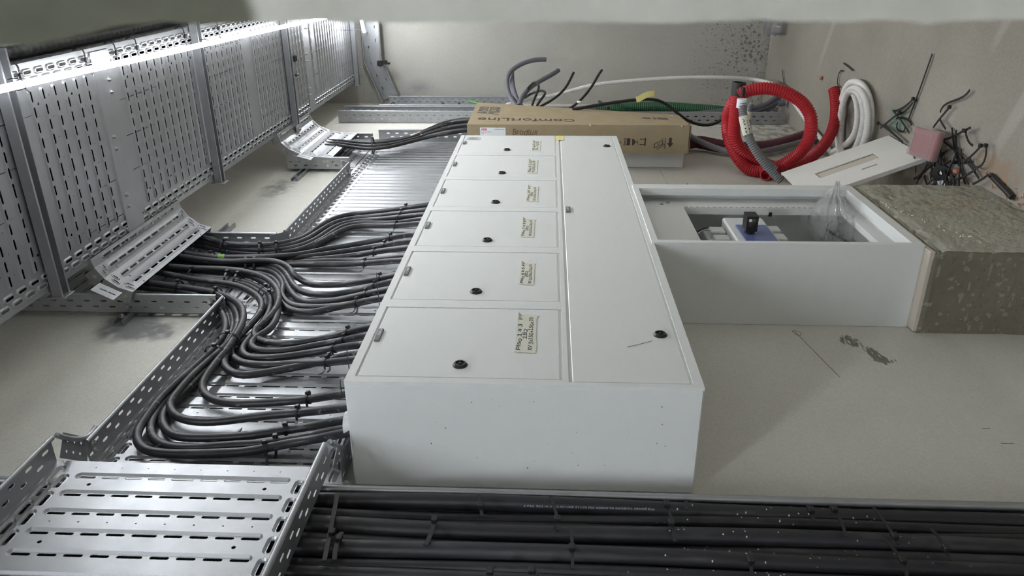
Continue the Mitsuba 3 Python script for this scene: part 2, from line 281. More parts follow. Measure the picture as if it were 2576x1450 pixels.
# measured positions in metres (x from the wall, y into the room, z up)
D = {
 'cables': {"A":[[[0.095,0.954,3.177],[0.083,0.934,3.057],[0.079,0.926,2.964],[0.075,0.904,2.839],[0.071,0.875,2.718],[0.069,0.837,2.645],[0.067,0.786,2.591],[0.066,0.713,2.552],[0.064,0.636,2.533],[0.062,0.571,2.528],[0.06,0.511,2.524],[0.056,0.445,2.528],[0.052,0.377,2.528],[0.048,0.333,2.522],[0.044,0.295,2.499],[0.04,0.271,2.455],[0.044,0.256,2.377],[0.048,0.261,2.295],[0.066,0.25,2.209],[0.115,0.202,2.101],[0.134,0.184,2.03]],[[0.078,0.958,3.141],[0.066,0.938,3.021],[0.062,0.913,2.846],[0.058,0.872,2.708],[0.054,0.837,2.649],[0.053,0.766,2.597],[0.052,0.693,2.564],[0.051,0.616,2.547],[0.05,0.544,2.546],[0.05,0.468,2.556],[0.049,0.371,2.57],[0.047,0.294,2.573],[0.045,0.243,2.568],[0.043,0.204,2.541],[0.042,0.183,2.503],[0.04,0.178,2.447],[0.044,0.187,2.371],[0.048,0.201,2.296],[0.066,0.193,2.192],[0.115,0.139,2.084],[0.129,0.123,2.03]],[[0.062,0.974,3.132],[0.05,0.954,3.012],[0.046,0.938,2.861],[0.042,0.897,2.735],[0.038,0.846,2.667],[0.038,0.768,2.614],[0.038,0.686,2.58],[0.038,0.609,2.565],[0.038,0.524,2.558],[0.038,0.411,2.557],[0.037,0.319,2.565],[0.037,0.248,2.575],[0.038,0.197,2.567],[0.038,0.149,2.538],[0.039,0.12,2.501],[0.039,0.112,2.449],[0.04,0.119,2.354],[0.044,0.125,2.3],[0.048,0.142,2.227],[0.066,0.137,2.157],[0.115,0.087,2.069],[0.127,0.074,2.03]],[[0.06,0.978,3.135],[0.048,0.958,3.015],[0.044,0.943,2.863],[0.04,0.895,2.741],[0.036,0.838,2.674],[0.036,0.757,2.622],[0.036,0.676,2.589],[0.036,0.604,2.576],[0.036,0.503,2.572],[0.036,0.402,2.586],[0.036,0.281,2.596],[0.036,0.21,2.592],[0.037,0.155,2.577],[0.037,0.109,2.547],[0.038,0.083,2.51],[0.039,0.071,2.459],[0.039,0.083,2.368],[0.04,0.089,2.315],[0.044,0.092,2.261],[0.048,0.101,2.214],[0.066,0.1,2.146],[0.115,0.053,2.061],[0.125,0.043,2.03]],[[0.076,0.943,3.114],[0.064,0.923,2.994],[0.06,0.904,2.856],[0.056,0.854,2.734],[0.052,0.795,2.668],[0.051,0.726,2.62],[0.051,0.642,2.584],[0.05,0.568,2.573],[0.049,0.479,2.577],[0.049,0.37,2.592],[0.048,0.253,2.603],[0.047,0.173,2.598],[0.046,0.124,2.591],[0.045,0.083,2.571],[0.044,0.055,2.539],[0.042,0.046,2.499],[0.041,0.047,2.434],[0.04,0.058,2.331],[0.044,0.065,2.279],[0.048,0.087,2.21],[0.066,0.083,2.141],[0.115,0.04,2.056],[0.124,0.033,2.03]]],"B":[[[0.09,1.087,3.047],[0.078,1.067,2.927],[0.074,1.066,2.813],[0.07,1.064,2.714],[0.066,1.04,2.635],[0.064,0.998,2.576],[0.062,0.943,2.53],[0.061,0.874,2.495],[0.059,0.802,2.477],[0.057,0.734,2.475],[0.053,0.679,2.486],[0.048,0.642,2.494],[0.044,0.61,2.477],[0.04,0.596,2.448],[0.044,0.578,2.387],[0.048,0.586,2.318],[0.066,0.595,2.229],[0.115,0.551,2.126],[0.142,0.527,2.03]],[[0.078,1.097,3.054],[0.066,1.077,2.934],[0.062,1.075,2.847],[0.058,1.07,2.737],[0.054,1.06,2.672],[0.053,1.015,2.607],[0.052,0.958,2.553],[0.051,0.894,2.512],[0.05,0.805,2.476],[0.05,0.722,2.456],[0.049,0.654,2.456],[0.046,0.618,2.474],[0.044,0.577,2.48],[0.042,0.548,2.461],[0.04,0.537,2.41],[0.044,0.544,2.341],[0.048,0.56,2.292],[0.066,0.563,2.204],[0.115,0.495,2.127],[0.148,0.45,2.03]],[[0.064,1.098,3.057],[0.052,1.078,2.937],[0.048,1.048,2.816],[0.044,1.043,2.728],[0.04,1.023,2.658],[0.04,0.972,2.593],[0.04,0.918,2.546],[0.039,0.857,2.519],[0.039,0.77,2.501],[0.039,0.687,2.499],[0.039,0.608,2.501],[0.039,0.551,2.498],[0.04,0.511,2.474],[0.04,0.498,2.44],[0.044,0.496,2.378],[0.048,0.509,2.312],[0.066,0.51,2.224],[0.115,0.446,2.128],[0.143,0.409,2.03]],[[0.062,1.088,3.053],[0.05,1.068,2.933],[0.046,1.038,2.821],[0.042,1.03,2.733],[0.038,1.01,2.663],[0.038,0.962,2.604],[0.038,0.912,2.561],[0.038,0.86,2.537],[0.038,0.792,2.53],[0.038,0.707,2.532],[0.037,0.646,2.54],[0.038,0.597,2.542],[0.038,0.545,2.531],[0.039,0.504,2.508],[0.039,0.475,2.473],[0.04,0.462,2.431],[0.044,0.455,2.365],[0.048,0.457,2.313],[0.066,0.435,2.219],[0.115,0.367,2.117],[0.139,0.334,2.03]],[[0.08,1.032,3.024],[0.068,1.012,2.904],[0.064,0.983,2.801],[0.06,0.972,2.714],[0.056,0.947,2.646],[0.055,0.905,2.593],[0.054,0.864,2.557],[0.053,0.806,2.529],[0.053,0.727,2.518],[0.052,0.635,2.525],[0.051,0.56,2.529],[0.05,0.498,2.524],[0.048,0.458,2.514],[0.046,0.427,2.495],[0.044,0.406,2.467],[0.042,0.4,2.438],[0.04,0.418,2.386],[0.044,0.437,2.324],[0.048,0.459,2.263],[0.066,0.461,2.194],[0.115,0.393,2.123],[0.148,0.347,2.03]]],"C":[[[0.094,1.168,3.04],[0.082,1.148,2.92],[0.078,1.127,2.801],[0.074,1.136,2.716],[0.07,1.156,2.635],[0.067,1.144,2.578],[0.063,1.101,2.531],[0.06,1.052,2.498],[0.04,1.037,2.46],[0.044,1.005,2.405],[0.048,1.002,2.328],[0.066,0.98,2.259],[0.115,0.925,2.126],[0.136,0.901,2.03]],[[0.08,1.187,3.058],[0.068,1.167,2.938],[0.064,1.142,2.809],[0.06,1.144,2.721],[0.056,1.164,2.64],[0.054,1.14,2.588],[0.052,1.077,2.536],[0.05,1.012,2.498],[0.045,0.964,2.459],[0.04,0.941,2.417],[0.044,0.925,2.353],[0.048,0.934,2.294],[0.066,0.932,2.219],[0.115,0.873,2.125],[0.143,0.839,2.03]],[[0.068,1.2,3.074],[0.056,1.18,2.954],[0.052,1.152,2.817],[0.048,1.15,2.725],[0.044,1.166,2.654],[0.043,1.132,2.593],[0.042,1.063,2.542],[0.042,1.004,2.511],[0.041,0.944,2.477],[0.04,0.899,2.442],[0.044,0.867,2.395],[0.048,0.863,2.336],[0.066,0.855,2.259],[0.115,0.813,2.125],[0.136,0.795,2.03]],[[0.064,1.195,3.079],[0.052,1.175,2.959],[0.048,1.143,2.814],[0.044,1.137,2.724],[0.04,1.145,2.655],[0.04,1.111,2.595],[0.039,1.056,2.552],[0.039,0.996,2.524],[0.039,0.934,2.507],[0.039,0.883,2.478],[0.04,0.846,2.438],[0.044,0.828,2.383],[0.048,0.822,2.324],[0.066,0.807,2.243],[0.115,0.747,2.133],[0.141,0.715,2.03]],[[0.06,1.189,3.085],[0.048,1.169,2.965],[0.044,1.134,2.811],[0.04,1.121,2.726],[0.036,1.118,2.66],[0.036,1.084,2.598],[0.036,1.025,2.551],[0.036,0.959,2.521],[0.036,0.899,2.5],[0.037,0.854,2.475],[0.039,0.816,2.438],[0.04,0.8,2.395],[0.044,0.797,2.346],[0.048,0.826,2.283],[0.066,0.83,2.196],[0.115,0.759,2.12],[0.145,0.715,2.03]]],"D":[[[0.092,1.204,3.041],[0.08,1.184,2.921],[0.076,1.166,2.811],[0.072,1.179,2.743],[0.068,1.215,2.561],[0.044,1.341,2.475],[0.048,1.381,2.382],[0.066,1.403,2.256],[0.115,1.326,2.127],[0.136,1.293,2.03]],[[0.08,1.222,3.051],[0.068,1.202,2.931],[0.064,1.185,2.82],[0.06,1.198,2.722],[0.056,1.226,2.54],[0.044,1.3,2.438],[0.048,1.335,2.345],[0.066,1.338,2.234],[0.115,1.249,2.124],[0.138,1.207,2.03]],[[0.07,1.235,3.059],[0.058,1.215,2.939],[0.054,1.194,2.826],[0.05,1.199,2.724],[0.044,1.223,2.566],[0.048,1.259,2.377],[0.066,1.257,2.276],[0.115,1.184,2.122],[0.132,1.158,2.03]],[[0.064,1.239,3.061],[0.052,1.219,2.941],[0.048,1.193,2.826],[0.044,1.198,2.725],[0.044,1.204,2.56],[0.048,1.22,2.367],[0.066,1.183,2.26],[0.115,1.102,2.122],[0.134,1.071,2.03]],[[0.06,1.237,3.061],[0.048,1.217,2.941],[0.044,1.187,2.825],[0.04,1.193,2.723],[0.044,1.186,2.529],[0.048,1.19,2.336],[0.066,1.16,2.242],[0.115,1.061,2.124],[0.136,1.018,2.03]]],"E":[[[0.092,1.372,3.052],[0.08,1.352,2.932],[0.076,1.309,2.839],[0.072,1.305,2.752],[0.068,1.322,2.678],[0.063,1.376,2.612],[0.04,1.542,2.585],[0.044,1.686,2.541],[0.048,1.751,2.472],[0.066,1.738,2.352],[0.115,1.687,2.127],[0.128,1.674,2.03]],[[0.082,1.381,3.065],[0.07,1.361,2.945],[0.066,1.314,2.843],[0.062,1.307,2.731],[0.058,1.324,2.661],[0.055,1.369,2.598],[0.04,1.543,2.557],[0.044,1.662,2.507],[0.048,1.704,2.432],[0.066,1.691,2.315],[0.115,1.612,2.132],[0.131,1.586,2.03]],[[0.074,1.38,3.074],[0.062,1.36,2.954],[0.058,1.313,2.844],[0.054,1.302,2.731],[0.05,1.315,2.659],[0.048,1.348,2.593],[0.04,1.477,2.539],[0.044,1.611,2.494],[0.048,1.663,2.422],[0.066,1.645,2.305],[0.115,1.556,2.128],[0.131,1.527,2.03]],[[0.066,1.383,3.085],[0.054,1.363,2.965],[0.05,1.313,2.845],[0.046,1.302,2.732],[0.042,1.315,2.645],[0.041,1.341,2.577],[0.04,1.478,2.513],[0.044,1.607,2.464],[0.048,1.639,2.388],[0.066,1.601,2.242],[0.115,1.497,2.124],[0.136,1.452,2.03]],[[0.06,1.377,3.091],[0.048,1.357,2.971],[0.044,1.308,2.844],[0.04,1.297,2.731],[0.036,1.314,2.63],[0.036,1.363,2.558],[0.04,1.498,2.491],[0.044,1.594,2.434],[0.048,1.609,2.354],[0.066,1.567,2.23],[0.115,1.449,2.122],[0.137,1.397,2.03]]]},
 'far_cables': [[[0.06,3.123,2.945],[0.06,3.103,2.825],[0.063,3.062,2.684],[0.067,3.07,2.567],[0.07,3.12,2.474],[0.09,3.237,2.364],[0.11,3.4,2.245],[0.13,3.389,2.112]],[[0.072,3.051,2.926],[0.072,3.031,2.806],[0.076,2.982,2.668],[0.081,2.986,2.552],[0.085,3.039,2.457],[0.113,3.108,2.341],[0.142,3.202,2.222],[0.17,3.151,2.087]],[[0.084,2.98,2.908],[0.084,2.96,2.788],[0.089,2.904,2.652],[0.095,2.903,2.537],[0.1,2.959,2.44],[0.117,3.07,2.333],[0.133,3.198,2.224],[0.15,3.206,2.093]],[[0.06,3.062,2.931],[0.06,3.042,2.811],[0.063,2.99,2.676],[0.067,2.999,2.56],[0.07,3.074,2.46],[0.09,3.168,2.346],[0.11,3.264,2.236],[0.13,3.261,2.098]],[[0.072,2.992,2.913],[0.072,2.972,2.793],[0.076,2.913,2.66],[0.081,2.916,2.545],[0.085,2.994,2.443],[0.113,3.041,2.323],[0.142,3.073,2.213],[0.17,3.03,2.074]],[[0.084,2.922,2.895],[0.084,2.902,2.775],[0.089,2.836,2.644],[0.095,2.835,2.53],[0.1,2.915,2.426],[0.117,3.004,2.315],[0.133,3.07,2.215],[0.15,3.085,2.08]],[[0.06,3.003,2.918],[0.06,2.983,2.798],[0.063,2.921,2.668],[0.067,2.929,2.553],[0.07,3.028,2.446],[0.09,3.101,2.328],[0.11,3.135,2.227],[0.13,3.139,2.085]],[[0.072,2.933,2.901],[0.072,2.913,2.781],[0.076,2.845,2.653],[0.081,2.848,2.538],[0.085,2.95,2.429],[0.113,2.976,2.306],[0.142,2.951,2.205],[0.17,2.915,2.062]],[[0.084,2.864,2.883],[0.084,2.844,2.763],[0.089,2.769,2.637],[0.095,2.769,2.523],[0.1,2.871,2.413],[0.117,2.94,2.298],[0.133,2.948,2.207],[0.15,2.969,2.068]]],
 'riser_ties': [[[0.088,-0.132,2.038],[0.088,-0.214,2.027],[0.088,-0.321,2.014]],[[0.088,-0.246,2.001],[0.088,-0.288,2.001],[0.088,-0.318,1.996]],[[0.088,-0.195,1.829],[0.088,-0.239,1.831],[0.088,-0.274,1.837]],[[0.088,-0.126,1.751],[0.088,-0.159,1.745],[0.088,-0.191,1.739]],[[0.088,-0.127,1.607],[0.088,-0.186,1.594],[0.088,-0.225,1.592]],[[0.088,-0.224,1.567],[0.088,-0.265,1.566],[0.088,-0.322,1.567]],[[0.088,-0.133,1.379],[0.088,-0.188,1.373],[0.088,-0.246,1.376]],[[0.088,-0.131,1.337],[0.088,-0.156,1.339]],[[0.088,-0.131,1.099],[0.088,-0.154,1.099],[0.088,-0.179,1.1]],[[0.088,-0.133,1.054],[0.088,-0.175,1.049],[0.088,-0.219,1.055]],[[0.088,-0.135,0.972],[0.088,-0.199,0.965],[0.088,-0.236,0.965]],[[0.088,-0.223,0.984],[0.088,-0.252,0.978],[0.088,-0.286,0.975],[0.088,-0.315,0.983]],[[0.088,-0.19,0.887],[0.088,-0.227,0.882],[0.088,-0.273,0.889]],[[0.088,-0.281,1.245],[0.088,-0.302,1.249],[0.088,-0.326,1.253]],[[0.088,-0.321,1.638],[0.088,-0.332,1.634],[0.088,-0.341,1.629]],[[0.088,-0.334,1.716],[0.088,-0.326,1.71],[0.088,-0.32,1.705]]],
 'riser_heads': [[0.092,-0.249,2.018],[0.092,-0.264,2.001],[0.092,-0.206,1.83],[0.092,-0.162,1.744],[0.092,-0.195,1.593],[0.092,-0.271,1.567],[0.092,-0.197,1.375],[0.092,-0.144,1.377],[0.092,-0.15,1.098],[0.092,-0.145,1.052],[0.092,-0.217,0.965],[0.092,-0.279,0.976],[0.092,-0.245,0.884],[0.092,-0.29,1.247],[0.092,-0.331,1.639],[0.092,-0.336,1.713]],
 'led': [[0.78,0.534,3.0],[0.773,0.886,3.0],[0.761,1.381,3.0],[0.746,2.128,3.0],[0.719,3.387,3.0]],
 'grey_conduit': [[[0.167,3.6,1.826],[0.19,3.8,1.876],[0.236,4.0,1.907],[0.295,4.05,1.904],[0.341,4.1,1.856],[0.375,4.15,1.77],[0.382,4.2,1.645]],[[0.157,3.6,1.785],[0.19,3.8,1.839],[0.236,4.0,1.869],[0.274,4.1,1.879],[0.306,4.2,1.883]],[[0.173,3.6,1.81],[0.209,3.8,1.786],[0.244,4.0,1.719],[0.275,4.1,1.638],[0.309,4.2,1.557]]],
 'black_flex': [[[0.177,3.55,1.727],[0.237,3.608,1.703],[0.277,3.667,1.687],[0.293,3.725,1.696],[0.289,3.783,1.717],[0.259,3.842,1.745],[0.223,3.9,1.768]],[[0.177,3.55,1.697],[0.224,3.608,1.66],[0.24,3.667,1.645],[0.245,3.725,1.659],[0.232,3.783,1.696],[0.204,3.842,1.742],[0.17,3.9,1.784]],[[0.177,3.55,1.677],[0.197,3.637,1.609],[0.243,3.725,1.532],[0.292,3.813,1.487],[0.336,3.9,1.457]],[[0.163,3.55,1.495],[0.202,3.637,1.417],[0.268,3.725,1.347],[0.318,3.813,1.305],[0.352,3.9,1.27]],[[0.169,3.55,1.243],[0.161,3.725,1.262],[0.148,3.9,1.28]]],
 'tag_cable': [[0.225,3.2,1.48],[0.247,3.22,1.34],[0.265,3.24,1.199],[0.273,3.26,1.092],[0.27,3.28,0.996],[0.245,3.3,0.928],[0.196,3.3,0.858],[0.144,3.3,0.782],[0.116,3.3,0.684],[0.128,3.3,0.614],[0.157,3.3,0.575],[0.188,3.3,0.555]],
 'white_run': [[0.111,3.9,1.919],[0.142,3.938,1.812],[0.179,3.975,1.568],[0.23,4.012,1.35],[0.254,4.05,1.131],[0.267,4.088,0.883],[0.273,4.125,0.605],[0.265,4.162,0.351],[0.246,4.2,0.175],[0.245,4.0,0.104],[0.213,3.85,0.054],[0.168,3.712,0.03],[0.134,3.524,0.03],[0.094,3.306,0.03],[0.06,3.07,0.03],[0.038,2.943,0.03],[0.054,2.834,0.03]],
 'white_coil': [[[0.042,2.925,0.03],[0.131,2.629,0.031],[0.241,2.49,0.032],[0.337,2.498,0.033],[0.412,2.563,0.034],[0.454,2.666,0.035],[0.455,2.774,0.035],[0.423,2.861,0.036],[0.342,2.904,0.037],[0.236,2.899,0.038],[0.136,2.86,0.039],[0.068,2.78,0.04]],[[0.075,2.769,0.03],[0.153,2.879,0.031],[0.267,2.907,0.032],[0.357,2.88,0.033],[0.397,2.806,0.034],[0.384,2.728,0.036],[0.315,2.658,0.037],[0.226,2.645,0.038],[0.141,2.728,0.039],[0.053,2.9,0.04]],[[0.111,2.608,0.055],[0.199,2.539,0.055],[0.311,2.529,0.055],[0.388,2.588,0.055],[0.419,2.674,0.055],[0.411,2.755,0.055],[0.368,2.816,0.055],[0.27,2.835,0.055],[0.16,2.8,0.055],[0.084,2.713,0.055]],[[0.123,2.543,0.06],[0.229,2.455,0.06],[0.324,2.465,0.06],[0.399,2.527,0.06],[0.435,2.624,0.06],[0.433,2.711,0.06],[0.393,2.79,0.06]]],
 'red': [[[0.411,2.62,0.662],[0.35,2.626,0.666],[0.288,2.631,0.662],[0.225,2.637,0.658],[0.161,2.643,0.637],[0.108,2.649,0.59],[0.064,2.654,0.515],[0.031,2.66,0.427]],[[0.435,2.5,0.682],[0.459,2.487,0.634],[0.469,2.473,0.562],[0.456,2.46,0.488],[0.419,2.447,0.41],[0.358,2.433,0.356],[0.294,2.42,0.341],[0.207,2.455,0.338],[0.132,2.49,0.372],[0.071,2.525,0.437],[0.034,2.56,0.514],[0.036,2.605,0.575],[0.096,2.65,0.632],[0.17,2.695,0.666],[0.245,2.74,0.675],[0.319,2.733,0.672],[0.376,2.727,0.649],[0.41,2.72,0.626]],[[0.382,2.98,0.061],[0.3,2.903,0.062],[0.219,2.827,0.085],[0.15,2.75,0.137],[0.094,2.688,0.21],[0.058,2.625,0.306],[0.032,2.562,0.422],[0.031,2.5,0.509]]],
 'red_cap': [[0.476,2.62,0.663],[0.446,2.62,0.664],[0.411,2.62,0.664]],
 'grey_flex': [[[0.417,2.42,0.69],[0.354,2.4,0.68],[0.291,2.38,0.663],[0.228,2.36,0.636],[0.155,2.34,0.584],[0.091,2.32,0.524],[0.057,2.3,0.486]],[[0.38,2.55,0.607],[0.327,2.536,0.622],[0.261,2.522,0.613],[0.193,2.508,0.585],[0.116,2.494,0.521],[0.068,2.48,0.459]]],
 'grey_flex_label': [[0.364,2.415,0.681],[0.332,2.415,0.672],[0.289,2.415,0.657]],
 'grey_flex_label2': [[0.334,2.53,0.622],[0.299,2.53,0.618]],
 'black_stub': [[0.479,2.44,0.685],[0.436,2.44,0.684]],
 'green': [[0.07,4.0,1.29],[0.084,4.0,1.127],[0.096,4.0,0.909],[0.086,4.0,0.691],[0.075,4.0,0.527],[0.062,4.0,0.363]],
 'grey_bundle': [[[0.056,3.9,0.865],[0.064,3.93,0.593],[0.084,3.96,0.347],[0.092,3.99,0.207],[0.122,4.02,0.109],[0.187,4.05,0.037]],[[0.041,3.92,0.861],[0.053,3.946,0.589],[0.081,3.972,0.344],[0.085,3.998,0.204],[0.115,4.024,0.107],[0.173,4.05,0.036]],[[0.026,3.94,0.857],[0.041,3.962,0.585],[0.063,3.984,0.34],[0.078,4.006,0.202],[0.108,4.028,0.106],[0.16,4.05,0.034]],[[0.011,3.96,0.854],[0.029,3.978,0.581],[0.061,3.996,0.337],[0.071,4.014,0.199],[0.102,4.032,0.104],[0.146,4.05,0.032]],[[0.013,3.9,0.861],[0.03,3.93,0.589],[0.051,3.96,0.344],[0.07,3.99,0.205],[0.098,4.02,0.106],[0.133,4.05,0.03]],[[-0.002,3.92,0.858],[0.018,3.946,0.585],[0.049,3.972,0.341],[0.063,3.998,0.202],[0.091,4.024,0.104],[0.119,4.05,0.028]]],
 'grey_end': [[0.124,3.95,0.067],[0.135,3.95,0.026]],
 'purple': [[0.05,3.093,0.819],[0.05,3.135,0.731],[0.05,3.058,0.654],[0.05,3.002,0.552],[0.05,2.995,0.442],[0.05,3.066,0.312],[0.05,3.21,0.157],[0.05,3.362,0.018]],
 'grey_pipe': [[0.09,3.197,0.789],[0.09,3.062,0.782],[0.09,2.925,0.739],[0.09,2.779,0.669],[0.09,2.72,0.555],[0.09,2.795,0.41],[0.09,2.937,0.241],[0.09,3.109,0.079]],
 'green_cable': [[0.03,4.679,2.854],[0.03,4.701,2.559],[0.03,4.687,2.369],[0.03,4.553,2.231],[0.03,4.424,2.113]],
 'floor_ties': [[[0.682,2.056,0.006],[0.476,2.118,0.006],[0.387,2.15,0.006]],[[0.482,2.132,0.01],[0.424,2.224,0.01],[0.395,2.302,0.01]],[[0.465,2.125,0.014],[0.419,2.179,0.014],[0.392,2.244,0.014]],[[0.4,2.297,0.018],[0.374,2.192,0.018],[0.34,2.088,0.018]],[[0.408,2.21,0.022],[0.322,2.346,0.022],[0.297,2.384,0.022]],[[0.317,2.409,0.026],[0.31,2.269,0.026],[0.29,2.11,0.026]],[[0.326,2.315,0.03],[0.306,2.198,0.03],[0.296,2.114,0.03]],[[0.366,2.275,0.006],[0.385,2.16,0.006],[0.37,2.109,0.006]],[[0.355,2.237,0.01],[0.331,2.237,0.01],[0.329,2.167,0.01],[0.36,2.166,0.01]],[[0.595,1.683,0.014],[0.551,1.744,0.014],[0.512,1.837,0.014],[0.474,1.868,0.014]],[[0.51,1.792,0.018],[0.453,1.849,0.018],[0.408,1.888,0.018]],[[0.45,1.839,0.022],[0.437,1.811,0.022],[0.425,1.778,0.022]],[[0.47,1.591,0.026],[0.451,1.63,0.026],[0.415,1.695,0.026],[0.382,1.775,0.026]],[[0.453,1.615,0.03],[0.424,1.581,0.03],[0.414,1.541,0.03]],[[0.433,1.764,0.006],[0.352,1.699,0.006],[0.311,1.646,0.006]],[[0.434,1.721,0.01],[0.357,1.676,0.01],[0.259,1.564,0.01]],[[0.374,1.798,0.014],[0.361,1.695,0.014],[0.344,1.596,0.014],[0.305,1.476,0.014]],[[0.422,1.508,0.018],[0.368,1.559,0.018],[0.333,1.607,0.018]],[[0.432,1.468,0.022],[0.352,1.475,0.022],[0.341,1.531,0.022],[0.364,1.549,0.022]],[[0.341,1.403,0.026],[0.311,1.44,0.026],[0.281,1.486,0.026]],[[0.357,1.711,0.03],[0.279,1.8,0.03],[0.227,1.861,0.03]],[[0.314,1.681,0.006],[0.33,1.614,0.006],[0.346,1.566,0.006]],[[0.311,1.759,0.01],[0.252,1.785,0.01],[0.192,1.793,0.01]],[[0.197,1.904,0.014],[0.172,1.927,0.014],[0.152,1.933,0.014]],[[0.379,1.637,0.018],[0.319,1.6,0.018],[0.269,1.528,0.018]],[[0.334,1.497,0.022],[0.294,1.556,0.022],[0.271,1.593,0.022]]],
 'lone_ties': [[[0.323,4.15,0.01],[0.275,4.116,0.01],[0.242,4.07,0.01]],[[0.47,3.034,0.01],[0.459,3.079,0.01],[0.418,3.091,0.01],[0.389,3.07,0.01],[0.386,3.037,0.01]],[[0.513,3.042,0.01],[0.506,2.971,0.01],[0.495,2.888,0.01]],[[0.129,4.226,0.01],[0.117,4.168,0.01]]],
 'pile': [[0.243,1.869,0.03],[0.28,1.81,0.03],[0.267,1.73,0.03],[0.258,1.655,0.03],[0.203,1.85,0.03],[0.22,1.726,0.03],[0.244,1.783,0.03],[0.283,1.624,0.03]],
 'panel': [[0.275,2.312,0.012],[0.274,1.902,0.012]],
 'bundle_ties': [[0.058,0.576,2.555],[0.058,0.494,2.539],[0.058,0.892,2.694],[0.058,0.925,2.846],[0.058,0.942,2.559],[0.058,0.897,2.53],[0.058,1.088,2.854],[0.058,1.056,2.731],[0.058,1.043,2.696],[0.058,1.145,2.703],[0.058,1.154,2.673],[0.058,1.309,2.847],[0.058,1.309,2.71],[0.058,1.324,2.652],[0.058,1.227,2.846]],
}


# ---------------------------------------------------------------- the room
YB, ZC, XR, YN = 4.60, 3.46, 1.42, -4.2
struct('floor', bx(-.1, 2.4, YN, YB + .1, -.12, 0.0), 'mat_floor')
struct('ceiling', bx(-.1, 2.4, YN, YB + .1, ZC, ZC + .1), 'mat_plain_wall')
struct('wall_left', bx(-.1, 0.0, YN, YB + .1, 0, ZC), 'mat_wall')
struct('wall_back', bx(0, XR, YB, YB + .1, 0, ZC), 'mat_back')
struct('wall_right', bx(XR, XR + .1, -1.0, YB + .1, 0, ZC), 'mat_plain_wall')
struct('wall_passage', bx(2.3, 2.4, YN, -.86, 0, ZC), 'mat_plain_wall')
struct('wall_passage_end', bx(0, 2.3, YN, YN + .1, 0, ZC), 'mat_plain_wall')
# the rough end of the wall that the camera looks past
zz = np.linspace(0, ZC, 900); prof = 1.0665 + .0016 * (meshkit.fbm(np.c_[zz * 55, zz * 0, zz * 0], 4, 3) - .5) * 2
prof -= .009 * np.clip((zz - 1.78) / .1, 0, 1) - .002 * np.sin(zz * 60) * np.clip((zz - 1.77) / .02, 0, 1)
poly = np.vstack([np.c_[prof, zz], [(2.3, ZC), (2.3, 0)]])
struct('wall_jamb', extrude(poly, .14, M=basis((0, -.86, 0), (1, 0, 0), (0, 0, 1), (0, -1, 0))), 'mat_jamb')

# lamp of the passage behind the camera: a ceiling fitting with its diffuser
k = thing('passage_lamp', 'white ceiling luminaire of the passage in front of the cupboard', 'ceiling lamp')
obj('housing', bx(.38, 1.42, -2.42, -2.12, ZC - .06, ZC - .0, .004), 'mat_white', k)
obj('diffuser', bx(.40, 1.40, -2.40, -2.14, ZC - .075, ZC - .061, .003), 'mat_led_body', k, emitter={'type': 'area', 'radiance': {'type': 'rgb', 'value': PASSAGE_RADIANCE}})

# pencil marks on the mounting wall (drawn: thin graphite lines on the plaster)
def pencil(P, w=.0016):
    P = np.array([(0.0004, y, z) for y, z in P]); return ribbon(P, (1, 0, 0), w, .0005, step=.004 if len(P) > 2 else .05)
marks = [pencil([(.80, .845), (.52, .80)]), pencil([(.80, .852), (.77, .835), (.79, .83), (.80, .852)]),
         pencil([(.062, .487), (.040, .472), (.032, .482), (.062, .487)]), pencil([(.22, .52), (.22, .49)], .002), pencil([(.28, .535), (.282, .515)], .002),
         pencil([(2.68, 1.02), (2.15, 1.0)], .0012), pencil([(2.42, .96), (2.40, .93), (2.44, .91)], .005), pencil([(2.40, .80), (2.41, .775)], .005), pencil([(.93, .42), (.94, .33)], .0014),
         pencil([(3.08, .86), (3.52, .10)], .004), pencil([(3.02, .86), (3.46, .10)], .004)]
obj('pencil_mark', marks[0], 'mat_pencil', 'wall_left')
for m in marks[1:]: obj('pencil_mark', m, 'mat_pencil', 'wall_left')

